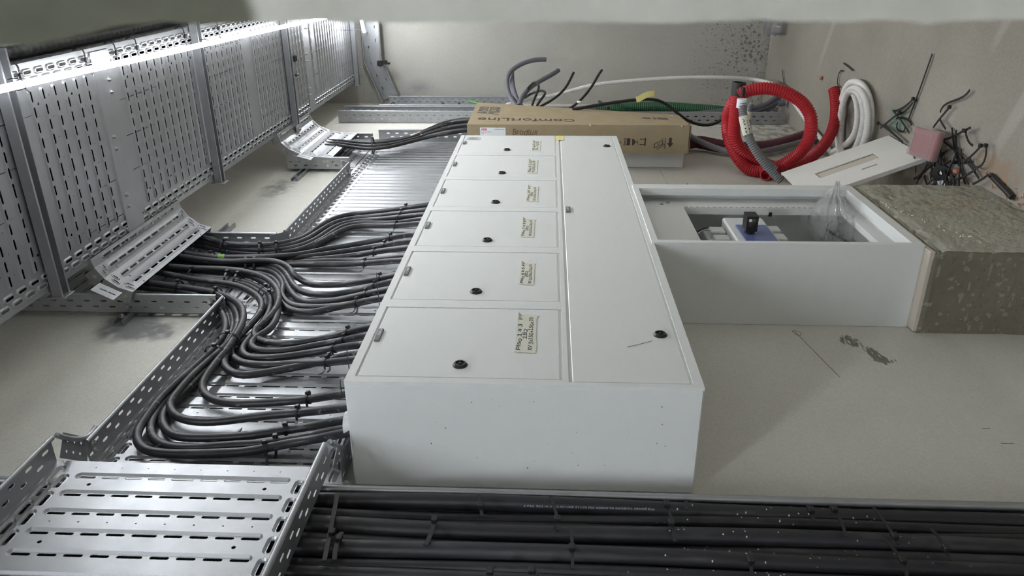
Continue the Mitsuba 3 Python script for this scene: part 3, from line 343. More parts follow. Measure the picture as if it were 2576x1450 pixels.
# ---------------------------------------------------------------- perforated cable trays
def plate(L, W, pitch=.0555, t=.0012, hgt=.0045, m0=.070, rows=True, long_slots=True, skip=()):
    """Bottom sheet in (u along, v across, w up): embossed cross ribs with slots, two staggered rows of embossed slots along each edge."""
    out = []; n = int(L / pitch); Lr = W - 2 * m0
    ns = max(3, int(round(Lr / .05))); ns += (ns + 1) % 2; pit = Lr / (ns + .25)
    slots, v = [], m0 + .006
    for k in range(ns):
        ln = pit * (1.25 if k == ns // 2 else 1.0) - .013; slots.append((v + ln / 2, ln / 2)); v += ln + .013
    def centre(u0, kind, rib=True):
        c = u0 + pitch * .34; H, parts = [], []
        if rib:
            o, i = oval(c, W / 2, .0105, Lr / 2, 5), oval(c, W / 2, .0058, Lr / 2 - .005, 5); H.append(o)
            parts.append(ring(o, 0, i, hgt))
            parts.append(fill(i, [oval(c, sv, .0035, lv, 3) for sv, lv in slots], hgt))
        h = u0 + pitch * .84
        if kind % 3 == 0: H += [oval(h, m0 + .045, .0042, .0042, 4), oval(h, W - m0 - .045, .0042, .0042, 4)]
        elif kind % 3 == 1: H += [oval(h, vv, .0019, .0019, 3) for vv in np.linspace(m0 + .03, W - m0 - .03, 8)]
        parts.append(fill(rect(u0, u0 + pitch, m0 - .006, W - m0 + .006), H, 0)); return cat(parts)
    def edge(u0, va, vb, vc):
        c = u0 + pitch / 2; o, i, s = oval(c, vc, .0235, .0105, 4), oval(c, vc, .0200, .0072, 4), oval(c, vc, .0165, .0042, 4)
        return cat([fill(rect(u0, u0 + pitch, va, vb), [o], 0), ring(o, 0, i, hgt), ring(i, hgt, s, hgt * .9)])
    def quad(u0, u1, v0, v1): return fill(rect(u0, u1, v0, v1), (), 0)
    cells = [centre(0, k) for k in range(3)] + [centre(0, 2, False)]
    for k in range(n):
        c = cells[3 if k in skip else k % 3].copy(); c.apply_translation((k * pitch, 0, 0)); out.append(c)
    a, b = .012, (.012 + m0 - .006) / 2
    ea, eb = edge(0, a, b, .026), edge(0, b, m0 - .006, .0495)
    for k in range(n):
        c = ea.copy(); c.apply_translation((k * pitch, 0, 0)); out.append(c)
        d = ea.copy(); d.vertices[:, 1] = W - d.vertices[:, 1]; d.faces = d.faces[:, ::-1]; d.apply_translation((k * pitch, 0, 0)); out.append(d)
    for k in range(n - 1):
        c = eb.copy(); c.apply_translation(((k + .5) * pitch, 0, 0)); out.append(c)
        d = eb.copy(); d.vertices[:, 1] = W - d.vertices[:, 1]; d.faces = d.faces[:, ::-1]; d.apply_translation(((k + .5) * pitch, 0, 0)); out.append(d)
    e = n * pitch
    for v0, v1 in ((b, m0 - .006), (W - m0 + .006, W - b)): out += [quad(0, pitch / 2, v0, v1), quad(e - pitch / 2, e, v0, v1)]
    out += [quad(0, e, 0, a), quad(0, e, W - a, W)]
    if L - e > .002: out.append(quad(e, L, 0, W))
    return thicken(cat(out), t)
def rail(L, H, pitch=.0555, t=.0012, lip=True, rows=(.32, .66), R=.0055):
    "side rail in (u along, s up, w out): two staggered rows of slots and a rolled lip"
    n = max(1, int(L / pitch)); out = []
    c0 = fill(rect(0, pitch, 0, H), [oval(pitch * .28, H * rows[0], .0105, .0034, 3), oval(pitch * .74, H * rows[1], .0105, .0034, 3)], 0)
    for k in range(n):
        c = c0.copy(); c.apply_translation((k * pitch, 0, 0)); out.append(c)
    if L - n * pitch > .002: out.append(fill(rect(n * pitch, L, 0, H), (), 0))
    m = [thicken(cat(out), t)]
    if lip:
        a = np.linspace(-.3, 3.6, 9); P = np.c_[R * np.cos(a) - R - t / 2, H + R * np.sin(a)]; Q = np.c_[(R - t) * np.cos(a) - R - t / 2, H + (R - t) * np.sin(a)]
        pr = np.vstack([P, Q[::-1]]); m.append(xf(extrude(pr, L), basis((0, 0, 0), (0, 0, 1), (0, 1, 0), (1, 0, 0))))
    return cat(m)
def tray(name, label, M, L, W, H=.060, sides=(1, 1), mat='mat_zinc', group=None, emboss=1, cut=((0, 0), (0, 0)), **kw):
    """M maps (u, v, w) to the room. sides: which rails; cut: how much each rail is shortened at its start and end."""
    k = thing(name, label, 'cable tray', group)
    pl = plate(L, W, **kw)
    if emboss < 0: pl.vertices[:, 2] *= -1; pl.faces = pl.faces[:, ::-1]
    obj('bottom_plate', xf(pl, M), mat, k)
    for s, on in enumerate(sides):
        if not on: continue
        c0, c1 = cut[s]; r = rail(L - c0 - c1, H)
        r = xf(r, basis((c0, 0 if s == 0 else W, 0), (1, 0, 0), (0, 0, 1), (0, -1, 0) if s == 0 else (0, 1, 0)))
        if s == 0: r.faces = r.faces if np.linalg.det(basis((0, 0, 0), (1, 0, 0), (0, 0, 1), (0, -1, 0))[:3, :3]) > 0 else r.faces[:, ::-1]
        else: r.faces = r.faces[:, ::-1]
        obj('side_rail', xf(r, M), mat, k, smooth=35)
    return k
ordinal = ('first', 'second', 'third', 'fourth', 'fifth', 'sixth', 'seventh', 'eighth', 'ninth', 'tenth', 'eleventh', 'twelfth', 'thirteenth', 'fourteenth', 'fifteenth', 'sixteenth', 'seventeenth')
U, V, Wd = np.array([0, 1.0, 0]), np.array([0, 0, 1.0]), np.array([1.0, 0, 0])

# the wide tray that hangs under the ceiling, open to the top, its bottom seen from below
ZT, XT, WT = 3.065, .192, .625
ct = tray('ceiling_tray', 'wide galvanised cable tray hung under the ceiling, its slotted bottom seen beside the light strip', basis((XT, -.95, ZT), (0, 1, 0), (1, 0, 0), (0, 0, 1)), 5.45, WT, emboss=-1, skip=(37, 38, 59, 60, 79))
for ys in (1.115, 3.30):      # the joints between the lengths of tray
    pl = bx(XT + .012, XT + WT - .012, ys - .055, ys + .055, ZT - .0045, ZT - .0018)
    obj('joint_plate', pl, 'mat_zinc', ct)
    for x in (XT + .10, XT + .14, XT + .30, XT + .34, XT + .48, XT + .52):
        obj('bolt', bolt((x, ys - .022 + .044 * (int(x * 50) % 2), ZT - .0045), (0, 0, -1), .0055), 'mat_steel', ct)
# supports across it
def channel(L, a=.041, b=.030, t=.0025, lip=.007):
    P = np.array([(0, 0), (a, 0), (a, b), (a - lip, b), (a - lip, b - t), (a - t, b - t), (a - t, t), (t, t), (t, b - t), (lip, b - t), (lip, b), (0, b)])
    return extrude(P, L)
def support(y, x0, x1, plate_on, label):
    k = thing('tray_support', label, 'bracket')
    c = channel(x1 - x0); obj('channel', xf(c, basis((x0, y + .0205, ZT - .0045), (0, -1, 0), (0, 0, -1), (1, 0, 0))), 'mat_zinc', k)
    obj('end_plate', bx(x0 - .004, x0, y - .026, y + .026, ZT - .045, ZT + .012, .001), 'mat_zinc', k)
    for x in (x0 + .012, x1 - .012):
        obj('threaded_rod', xf(trimesh.creation.cylinder(.005, ZC - ZT, sections=10), basis((x, y + .012 * (1 if x > .5 else -1), (ZC + ZT) / 2), (1, 0, 0), (0, 1, 0), (0, 0, 1))), 'mat_steel', k)
    if plate_on:
        obj('angle_plate', bx(x0 - .075, x0 + .02, y - .045, y + .03, ZT - .034, ZT - .030, .001), 'mat_zinc', k)
        for dy in (-.025, .008): obj('bolt', bolt((x0 - .01, y + dy, ZT - .034), (0, 0, -1), .006), 'mat_steel', k)
    return k
for y, pl, nm in ((-.57, 0, 'galvanised channel crossing under the ceiling tray beyond the edge of the picture'), (.62, 0, 'galvanised channel crossing under the ceiling tray nearest the camera'), (1.805, 0, 'galvanised channel crossing under the ceiling tray between its first and second bends'), (2.90, 1, 'galvanised channel with a bolted angle plate crossing the ceiling tray beside the farther bend'), (4.40, 0, 'galvanised channel crossing under the far end of the ceiling tray')):
    support(y, XT - .018, XT + WT + .05, pl, nm)
# cables in the ceiling tray that show over its outer lip
for k in range(3):
    P = np.array([(XT + WT - .035 - .026 * k, y, ZT + .075 + .008 * math.sin(y * 3 + k) + .012 * (k % 2)) for y in np.linspace(-.9, 4.4, 12)]); P[:, 0] += .035 * (k == 0)
    single('ceiling_cable', tube(P, .014, 12, .06), 'mat_cable', f'black cable along the outer lip of the ceiling tray, {("outermost", "second from the lip", "third from the lip")[k]} of three', 'cable', smooth=60)
for k in range(13):
    x = XT + .045 + .040 * k; P = np.array([(x + .006 * math.sin(y * 2.1 + k), y, ZT + .022 + .004 * math.sin(y * 2.7 + 2 * k)) for y in np.linspace(-.92, 4.45, 16)])
    single('tray_cable', tube(P, .0185, 10, .08), 'mat_cable', f'black cable inside the ceiling tray, seen through its slots, {ordinal[k]} from the wall side', 'cable', smooth=60)
# outer band of corrugated black hose tied along the lip
P = np.array([(XT + WT + .022, y, ZT + .058 + .005 * math.sin(4 * y)) for y in np.linspace(-.9, 4.3, 14)])
single('black_hose', corrugated(P, .019, .03, .10, 12), 'mat_cable', 'black corrugated hose tied along the outer lip of the ceiling tray', 'hose', smooth=50)
for i, y in enumerate((.70, 1.02, 1.20, 1.34, 1.72, 1.86, 2.05)):
    k = thing('tray_tie', f'black cable tie looped through an edge slot of the ceiling tray, {("first", "second", "third", "fourth", "fifth", "sixth", "seventh")[i]} from the camera', 'cable tie')
    obj('strap', ribbon([(XT + WT - .03, y, ZT + .03), (XT + WT + .002, y, ZT + .02), (XT + WT + .006, y + .002, ZT - .004), (XT + WT - .03, y + .004, ZT - .009), (XT + WT - .075, y + .02, ZT - .012)], (0, 0, 1.0), .006, .0016), 'mat_black', k)
    obj('head', bx(XT + WT - .036, XT + WT - .022, y - .004, y + .008, ZT - .016, ZT - .008, .001), 'mat_black', k)
single('wire_stub', cat([bx(.52, .552, 3.02 + .028 * j, 3.03 + .028 * j, ZT - .018, ZT - .006, .002) for j in range(2)] + [bx(.44, .452, 3.02, 3.06, ZT - .018, ZT - .006, .002)]), 'mat_black', 'black cable ends poking out of the ceiling tray bottom near its far end', 'cable end')

# the light strip under it
LP = np.array([(.782, .40, 3.000)] + D['led'] + [(.700, 4.30, 3.000)])
k = thing('light_strip', 'long glowing white LED strip hung along the underside of the ceiling tray', 'LED strip')
obj('body', ribbon(LP, (0, 0, 1), .018, .012, .08), 'mat_led_body', k, emitter={'type': 'area', 'radiance': {'type': 'rgb', 'value': [.07 * c for c in LED_RADIANCE]}})
def glow_face(P, width, drop):
    "the one face of the strip that gives light, turned down"
    P = smooth_path(P, .08); s = np.array([width / 2, 0, 0]); v = np.vstack([P - s - [0, 0, drop], P + s - [0, 0, drop]]); n = len(P); i = np.arange(n - 1)
    return tm(v, np.vstack([np.c_[i, i + 1, n + i + 1], np.c_[i, n + i + 1, n + i]]))
gf = glow_face(LP, .017, .0065); gf.faces = gf.faces if gf.face_normals[0][2] < 0 else gf.faces[:, ::-1]
obj('light_face', gf, 'mat_led_body', k, emitter={'type': 'area', 'radiance': {'type': 'rgb', 'value': LED_RADIANCE}})
for y in (.62, 1.805, 2.90, 4.20):
    x = float(np.interp(y, LP[:, 1], LP[:, 0])); obj('hanger', tube([(x - .012, y, ZT - .03), (x - .011, y, 2.997), (x, y, 2.988), (x + .011, y, 2.997), (x + .012, y, ZT - .03)], .0012, 6, .01), 'mat_black', k)
k = thing('light_strip', 'short bright LED strip hanging in the far corner beside the sloping tray', 'LED strip')
obj('tube', tube([(.72, 4.02, 2.90), (.575, 4.12, 2.90)], .011, 8), 'mat_led_body', k, smooth=60, emitter={'type': 'area', 'radiance': {'type': 'rgb', 'value': LED_RADIANCE}})
for t in (.1, .9):
    q = np.array([.72, 4.02, 2.908]) * (1 - t) + np.array([.575, 4.12, 2.908]) * t; obj('hanger', tube([q, q * [1, 1, 0] + [0, 0, ZC]], .0015, 6, .2), 'mat_black', k)

# the tray on the wall above the switchboard
Z0, Z1 = 2.062, 2.662; WW = Z1 - Z0; XW = .018
wt = tray('wall_tray', 'galvanised perforated tray mounted on the wall above the switchboard', basis((XW, -.02, Z0), (0, 1, 0), (0, 0, 1), (1, 0, 0)), 3.32, WW, sides=(1, 0), emboss=-1, skip=(3, 9, 27, 46))
for y0, y1 in ((.03, .815), (1.44, 2.50)):
    r = rail(y1 - y0, .062); r = xf(r, basis((XW, y0, Z1), (0, 1, 0), (1, 0, 0), (0, 0, 1))); r.faces = r.faces[:, ::-1]
    obj('side_rail', r, 'mat_zinc', wt, smooth=35)
r = rail(.60, .062); r = xf(r, basis((XW, 3.295, Z0 + .005), (0, 0, 1), (1, 0, 0), (0, 1, 0))); obj('end_rail', r, 'mat_zinc', wt, smooth=35)
# joint hole group on the plate
obj('joint_tab', cat([bx(XW + .0005, XW + .004, .135, .185, 2.27, 2.275), bx(XW + .0005, XW + .004, .135, .185, 2.365, 2.37)]), 'mat_zinc', wt)
for z in (2.295, 2.345): obj('hole_rim', xf(trimesh.creation.annulus(.0085, .0115, .002, sections=18), basis((XW + .002, .16, z), (0, 1, 0), (0, 0, 1), (1, 0, 0))), 'mat_black_matt', wt)
# corner pieces at the mouths of the two branches
def corner(y, z, dy, key):
    obj('corner_piece', ribbon([(XW + .032, y, z - .0), (XW + .032, y + dy * .35, z + .012), (XW + .032, y + dy, z + .055)], np.array([0, dy, -1.0]) / np.hypot(1, dy), .060, .0014, .01), 'mat_zinc', key)
    for s in (.015, -.015): obj('bolt', bolt((XW + .032 + s, y + dy * .55, z + .024), (0, -np.sign(dy) * .6, .8), .005), 'mat_steel', key)
corner(.805, 2.645, .055, wt); corner(1.455, 2.645, -.06, wt); corner(2.49, 2.65, .055, wt)

# branches that run up from the wall tray
def branch(y0, y1, ztop, label):
    k = tray('branch_tray', label, basis((XW, y1, Z1 - .02), (0, 0, 1), (0, -1, 0), (1, 0, 0)), ztop - Z1 + .02, y1 - y0, sides=(1, 1), cut=((.04, 0), (.04, 0)), m0=.066, emboss=-1)
    return k
b1 = branch(.822, 1.425, 3.40, 'short galvanised tray branch rising behind the ceiling tray, nearer the camera')
b2 = branch(2.600, 3.20, 3.02, 'short galvanised tray branch below the farther bend')
for key, y, zs in ((b1, .822, (2.70, 2.98)), (b2, 2.60, (2.72, 2.80))):
    for z in zs:
        for x in (.036, .062): obj('bolt', bolt((x, y - .002, z), (0, -1, 0), .006), 'mat_steel', key)
# strut stubs that hold the branches off the wall
for y, z, lab in ((.76, 2.985, 'short steel strut channel on the wall under the nearer branch'), (2.42, 2.93, 'short steel strut channel on the wall under the farther branch')):
    k = thing('strut', lab, 'bracket'); c = channel(.95 if y < 1 else .8, .036, .017)
    obj('channel', xf(c, basis((.0005, y, z + .018), (0, 0, -1), (1, 0, 0), (0, 1, 0))), 'mat_zinc', k)
    obj('bolt', bolt((.017, y + .03, z), (1, 0, 0), .007, .006), 'mat_steel', k)

# hinged bends from the ceiling tray down to the branches
def bend(prof, y0, y1, label):
    """prof: (x, z) joints of the flat leaves, from the ceiling tray down to the wall"""
    k = thing('tray_bend', label, 'cable tray bend'); W = y1 - y0
    for a, b in zip(prof[:-1], prof[1:]):
        a = np.array([a[0], 0, a[1]]); b = np.array([b[0], 0, b[1]]); L = np.linalg.norm(b - a); u = (b - a) / L; v = np.array([0, 1.0, 0]); w = np.cross(u, v)
        if w[0] < 0 or w[2] > .3: v = -v; w = -w
        M = basis(a + np.array([0, y0 if v[1] > 0 else y1, 0]), u, v, w)
        c, m0 = L / 2, .055; Lr = W - 2 * m0; ns = 9; pit = Lr / ns
        o, i = oval(c, W / 2, .0105, Lr / 2, 5), oval(c, W / 2, .0062, Lr / 2 - .004, 5)
        parts = [ring(o, 0, i, .003), fill(i, [oval(c, m0 + (q + .5) * pit, .0038, pit / 2 - .006, 3) for q in range(ns)], .003)]
        H = [o]
        for vv in (.018, .036, W - .018, W - .036):
            cc = c + (.006 if vv in (.018, W - .036) else -.006); lu = max(L / 2 - .009, .010)
            e, f_, g_ = oval(cc, vv, lu, .0075, 4), oval(cc, vv, lu - .003, .0048, 4), oval(cc, vv, lu - .0055, .0024, 4)
            if lu > .0105: H.append(e); parts += [ring(e, 0, f_, .0028), ring(f_, .0028, g_, .0025)]
        for vv in (m0 + .03, W - m0 - .03): H.append(oval(L * .88, vv, .003, .003, 3))
        parts.append(fill(rect(0, L, 0, W), H, 0))
        obj('leaf', xf(thicken(cat(parts), .0012), M), 'mat_zinc', k, smooth=35)
        for yy, s in ((y0, -1), (y1, 1)):     # side cheeks turned towards the cables
            q = [a + [0, yy, 0], b + [0, yy, 0], b + [0, yy, 0] - w * .045, a + [0, yy, 0] - w * .045]
            q = np.array(q); m = hull(np.vstack([q, q + [0, .0014 * s, 0]])); obj('cheek', m, 'mat_zinc', k)
            if s < 0: obj('bolt', bolt((q.mean(0)) + [0, -.001, 0], (0, -1, 0), .005), 'mat_steel', k)
    return k
e1 = bend([(.208, 3.058), (.178, 3.052), (.142, 3.028), (.112, 2.990), (.096, 2.945)], .812, 1.432, 'galvanised bend of hinged slotted leaves at the nearer drop from the ceiling tray')
obj('loose_tab', xf(thicken(fill(rect(0, .075, 0, .055), [oval(.028, .028, .012, .003), oval(.055, .028, .012, .003)]), .0013), basis((.135, .738, 3.035), np.array([-.45, 0, -.89]), (0, 1, 0), np.array([.89, 0, -.45]))), 'mat_zinc', e1)
e2 = bend([(.208, 3.056), (.160, 3.040), (.122, 2.995), (.098, 2.940), (.084, 2.860), (.080, 2.775)], 2.60, 3.19, 'galvanised bend of hinged slotted leaves at the far part of the ceiling tray')
obj('loose_tab', xf(thicken(fill(rect(0, .075, 0, .055), [oval(.028, .028, .012, .003), oval(.055, .028, .012, .003)]), .0013), basis((.105, 2.528, 2.94), np.array([-.25, 0, -.97]), (0, 1, 0), np.array([.97, 0, -.25]))), 'mat_zinc', e2)
for x in (.24, .27): 
    for y in (2.68, 2.9, 3.1): obj('bolt', bolt((x - .05, y, ZT - .006), (0, 0, -1), .005), 'mat_steel', e2)

# the nearest tray, stepping out over the riser
fg = tray('near_tray', 'galvanised perforated tray closest to the camera, crossing over the riser cables', basis((.090, -1.01, 2.074), (0, 1, 0), (0, 0, 1), (1, 0, 0)), .955, .598, H=.060, sides=(1, 1), emboss=-1)
k = thing('tray_connector', 'bent perforated connector between the nearest tray and the wall tray, at the upper rail', 'cable tray connector')
def holed_strip(P, up, width, n):
    m = ribbon(P, up, width, .0013, .01); return m
def flap(a, b, c_, d, holes, t=.0014):
    "a sheet-metal flap through four corners, with square holes"
    a, b, c_, d = (np.array(q, float) for q in (a, b, c_, d)); u = b - a; L = np.linalg.norm(u); u /= L; v = d - a; v -= u * (v @ u); H = np.linalg.norm(v); v /= H
    return xf(thicken(fill(rect(0, L, 0, H), [oval(L * p, H * q, .0045, .0040, 2) for p, q in holes]), t), basis(a, u, v, np.cross(u, v)))
obj('flap', flap((.096, -.052, 2.664), (.024, .030, 2.668), (.086, .03, 2.668), (.154, -.035, 2.668), [(.2, .3), (.45, .3), (.7, .3), (.2, .72), (.45, .72), (.7, .72)]), 'mat_zinc', k)
obj('lip', tube([(.150, -.045, 2.662), (.083, .045, 2.664), (.083, .085, 2.664)], .006, 10, .01), 'mat_zinc', k, smooth=50)
for s in (.045, .065): obj('bolt', bolt((s, .048, 2.655), (0, 0, -1), .005), 'mat_steel', k)
k = thing('tray_connector', 'bent perforated connector with a rolled edge beside the top corner of the switchboard', 'cable tray connector')
obj('flap', flap((.086, -.050, 2.070), (.022, .018, 2.062), (.086, .018, 2.062), (.150, -.05, 2.068), [(.22, .3), (.5, .3), (.78, .3), (.22, .72), (.5, .72), (.78, .72)]), 'mat_zinc', k)
obj('lip', tube([(.150, -.046, 2.071), (.088, .016, 2.066)], .006, 10, .01), 'mat_zinc', k, smooth=50)
obj('bolt', bolt((.022, -.022, 2.052), (1, 0, 0), .009, .007), 'mat_steel', k)
k = thing('strut', 'flat steel strut on the wall between the riser and the top corner of the switchboard', 'bracket')
obj('channel', xf(channel(.62, .034, .018), basis((.0005, -.072, 2.045), (0, 1, 0), (1, 0, 0), (0, 0, 1))), 'mat_zinc', k)

# ---------------------------------------------------------------- riser on the wall next to the switchboard
YR = -.078
rk = thing('riser_tray', 'wide tray fixed upright on the wall beside the switchboard, filled with black cables', 'cable tray')
obj('bottom_plate', bx(.003, .0045, YR - .60, YR, 0, ZC - .02), 'mat_zinc', rk)
r = rail(ZC - .05, .058, rows=(.5, .80), R=.0085); r = xf(r, basis((.003, YR, .02), (0, 0, 1), (1, 0, 0), (0, 1, 0))); obj('side_rail', r, 'mat_zinc', rk, smooth=35)
r = rail(ZC - .05, .058); r = xf(r, basis((.003, YR - .60, .02), (0, 0, 1), (1, 0, 0), (0, -1, 0))); r.faces = r.faces[:, ::-1]; obj('side_rail', r, 'mat_zinc', rk, smooth=35)
YC = -.102
for k in range(15):
    r_ = (.0165, .0125, .0125, .0185, .0165, .0170, .0125, .0130, .0175, .0165, .0160, .0165, .0165, .0165, .0165)[k]; y = YC - r_; YC -= 2 * r_ - .0015
    zs = np.linspace(.0, ZC - .02, 19); ph = rng.uniform(0, 6.28, 3)
    xs = .050 + .010 * (k % 2) + .006 * np.sin(zs * 2.3 + ph[0]) + .004 * np.sin(zs * 5.1 + ph[1]) - (.012 if k in (1, 2) else 0)
    ys = y + .0035 * np.sin(zs * 1.9 + ph[2]) + .003 * np.sin(zs * 4.7 + ph[0])
    single('riser_cable', tube(np.c_[xs, ys, zs], r_, 14, .05), 'mat_riser_cable', f'thick black cable running up the riser, {ordinal[k]} from the rim beside the switchboard', 'cable', smooth=60)
for k in range(9):      # a second layer behind, seen in the gaps
    y = YR - .05 - .062 * k; zs = np.linspace(0, ZC - .02, 15); ph = rng.uniform(0, 6.28, 2)
    single('hidden_riser_cable', tube(np.c_[.024 + .002 * np.sin(zs * 3 + ph[0]), y + .008 * np.sin(zs * 1.5 + ph[1]), zs], .017, 10, .08), 'mat_riser_cable', f'black cable in the rear layer of the riser, {ordinal[k]} from the rim', 'cable', smooth=60)
# print on two of the sheaths
for y, z1, txt, h in ((-.268, 1.642, 'M 00850 General Cable 1 ENERGY Class RV-K FOC 0.6/1 kV 3G95 UNE 21123 IEC 60502 90 24/05/21 AENOR Eca', .0052), (-.145, 1.66, '2 P10  RZ1-K 0.6/1 kV UNE 21123 IEC 60502 90 24/05/21 AENOR Eca', .0050)):
    m = writing(txt, h, (0, 0, 0), (1, 0, 0), (0, 1, 0), .0004)
    v = m.vertices; L = v[:, 0].max(); sc = (.285 if y < -.2 else .26) / L; v2 = np.c_[np.full(len(v), .0755) + v[:, 2], y + v[:, 1], z1 - v[:, 0] * sc]; m.vertices = v2
    obj('print', m, 'mat_print', 'riser_cable_005' if y < -.2 else 'riser_cable_001', label='pale printed text')
for i, (P, hd) in enumerate(zip(D['riser_ties'], D['riser_heads'])):
    k = thing('riser_tie', f'black cable tie across the riser cables, {("first","second","third","fourth","fifth","sixth","seventh","eighth","ninth","tenth","eleventh","twelfth","thirteenth","fourteenth","fifteenth","sixteenth")[i]} from the nearest tray', 'cable tie')
    P = np.array(P); w = .0085 if i < 3 else .006
    obj('strap', ribbon(P, (1, 0, 0), w, .002), 'mat_black', k)
    hd = np.array(hd); obj('head', bx(hd[0] - .006, hd[0] + .004, hd[1] - .007, hd[1] + .007, hd[2] - .006, hd[2] + .006, .0015), 'mat_black', k)

# ---------------------------------------------------------------- the switchboard
X, LY, ZB, ZTOP = .2711, 2.3054, 1.292, 2.042
sb = thing('switchboard', 'long white wall-mounted electrical switchboard with six small doors over one long door', 'switchboard')
FR = .0022
def framed(y0, y1, z0, z1, holes, x0, x1):
    o = np.array([(y0, z0), (y1, z0), (y1, z1), (y0, z1)])
    return extrude(o, x1 - x0, [np.array([(a, c), (b, c), (b, d), (a, d)]) for a, b, c, d in holes], basis((x0, 0, 0), (0, 1, 0), (0, 0, 1), (1, 0, 0)))
doors = [(.024 + .3876 * k, .024 + .3876 * k + .340, 1.5885, 2.0185) for k in range(6)]; long_door = (.016, 2.283, 1.318, 1.5635)
body = bx(.001, X - .004, 0, LY, ZB, ZTOP, .004)
obj('body', body, 'mat_white', sb, smooth=30)
g = .0035
front = framed(.0006, LY - .0006, ZB + .0006, ZTOP - .0006, [(a - .0022, b + .0022, c - .0065, d + .0045) for a, b, c, d in doors] + [(long_door[0] - .0022, long_door[1] + .0022, long_door[2] - .0045, long_door[3] + .0075)], X - .0075, X)
obj('front_frame', front, 'mat_white', sb)
def door(key, a, b, c, d, gap=.0):
    m = cat([bx(X - .007, X - .0008, a, b, c, d, .0022)])
    return obj('door', m, 'mat_white', key, smooth=30)
def lock(key, y, z):
    k = obj('lock', xf(cat([trimesh.creation.revolve(np.array([(0, 0), (.0165, 0), (.0165, .0015), (.0125, .0065), (.0095, .0065), (.0090, .0035), (0, .0035)]), sections=28)]), basis((X - .001, y, z), (0, 1, 0), (0, 0, 1), (1, 0, 0))), 'mat_black', key, smooth=35, label='round black quarter-turn lock')
    return xf(extrude(np.array([(math.cos(t) * .006, math.sin(t) * .006) for t in (0.3, 2.39, 4.49)]), .003), basis((X + .0025, y, z), (0, 1, 0), (0, 0, 1), (1, 0, 0)))
notes = [
 (['Piso 1 a 3  T', '1B2', 'XV 3x150+150+70'], (.135, .328, 1.642, 1.690)),
 (['Piso 4 a 6 P', '2B2', 'XV 3x150+150+70'], (.512, .668, 1.654, 1.694)),
 (['Piso 7 a 9 P', '3B2', 'XV 3x150+150+70'], (.882, 1.058, 1.662, 1.703)),
 (['Piso 10 P', '4B2', 'XV 3x150+101+70'], (1.25, 1.44, 1.656, 1.697)),
 (['Piso X 1 02', 'XV 3x150+101+70'], (1.625, 1.835, 1.664, 1.704)),
 (['XV 4x16 B', 'G.755'], (2.0, 2.19, 1.656, 1.695))]
for k, (a, b, c, d) in enumerate(doors):
    dk = door(sb, a, b, c, d)
    obj('gasket_gap', bx(X - .0078, X - .0070, a - .002, b + .002, c - .0063, d + .0043), 'mat_gap', dk)
    m = lock(dk, a + .053, 1.805); obj('lock_core', m, 'mat_black_matt', dk)
    y0 = a + .155; pk = obj('name_plate', bx(X - .001, X + .0035, y0, y0 + .058, 2.0035, 2.0155, .0006), 'mat_plate_grey', dk, label='small grey name plate with pale letters')
    obj('plate_text', writing('T METO', .0055, (X + .0034, y0 + .053, 2.0125), (0, -1, 0), (0, 0, -1), .0004), 'mat_label_white', dk)
    lines, (n0, n1, m0_, m1_) = notes[k]
    rr = np.random.default_rng(k); ys = np.linspace(n0, n1, 12); wv = lambda: rr.uniform(-.0014, .0014, 12)
    P = np.vstack([np.c_[ys, m0_ + wv()], np.c_[ys[::-1], m1_ + wv()]]); P[-1, 0] += .004; P[11, 1] -= .004
    s = extrude(P, .0005, M=basis((X + .0002, 0, 0), (0, 1, 0), (0, 0, 1), (1, 0, 0))); 
    pk = obj('paper_label', s, 'mat_paper', dk, label='strip of cream tape with handwriting')
    obj('curled_corner', hull([(X + .0005, n1 - .03, m1_ - .004), (X + .0005, n1, m1_ - .012), (X + .006, n1 + .004, m1_ - .001), (X + .0065, n1 + .004, m1_ - .0015), (X + .001, n1 - .03, m1_ - .004)]), 'mat_paper', dk)
    nl = len(lines); hh = (m1_ - m0_) / (nl + .6)
    for q, tx in enumerate(lines):
        mt = writing(tx, hh * .72, (0, 0, 0), (1, 0, 0), (0, 1, 0), .0003, bold=True, shear=.1, wobble=.10); L = mt.vertices[:, 0].max()
        st = ((n1 - n0) * (.28 if tx.endswith('B2') else .88)) / L; off = (n1 - n0) * (.33 if tx.endswith('B2') else .05)
        v = mt.vertices; mt.vertices = np.c_[X + .0007 + v[:, 2], n0 + off + v[:, 0] * st, m1_ - (q + 1) * hh - .0 + v[:, 1]]
        obj('handwriting', mt, 'mat_pen', dk)
dk = door(sb, *long_door)
obj('gasket_gap', bx(X - .0078, X - .0070, long_door[0] - .002, long_door[1] + .002, long_door[2] - .0043, long_door[3] + .0073), 'mat_gap', dk)
for y in (.235, 2.097): obj('lock_core', lock(dk, y, 1.3535), 'mat_black_matt', dk)
obj('name_plate', bx(X - .001, X + .0035, 1.132, 1.190, 1.541, 1.557, .0006), 'mat_plate_grey', dk, label='small grey name plate with pale letters')
obj('plate_text', writing('T METO', .006, (X + .0034, 1.183, 1.553), (0, -1, 0), (0, 0, -1), .0004), 'mat_label_white', dk)
obj('scratch', cat([ribbon([(X + .0002, .205, 1.375), (X + .0002, .19, 1.40), (X + .0002, .172, 1.435)], (1, 0, 0), .0012, .0004)]), 'mat_ink_soft', dk)
dk6 = sb + '__door_005'
obj('rating_label', bx(X - .0005, X + .0004, 2.205, 2.262, 1.942, 2.008), 'mat_silver_label', dk6, label='silver rating label')
obj('rating_print', cat([bx(X + .0004, X + .0007, 2.215 + .010 * j, 2.218 + .010 * j, 1.952 + .004 * (j % 3), 2.0 - .006 * (j % 2)) for j in range(5)]), 'mat_ink_soft', dk6)
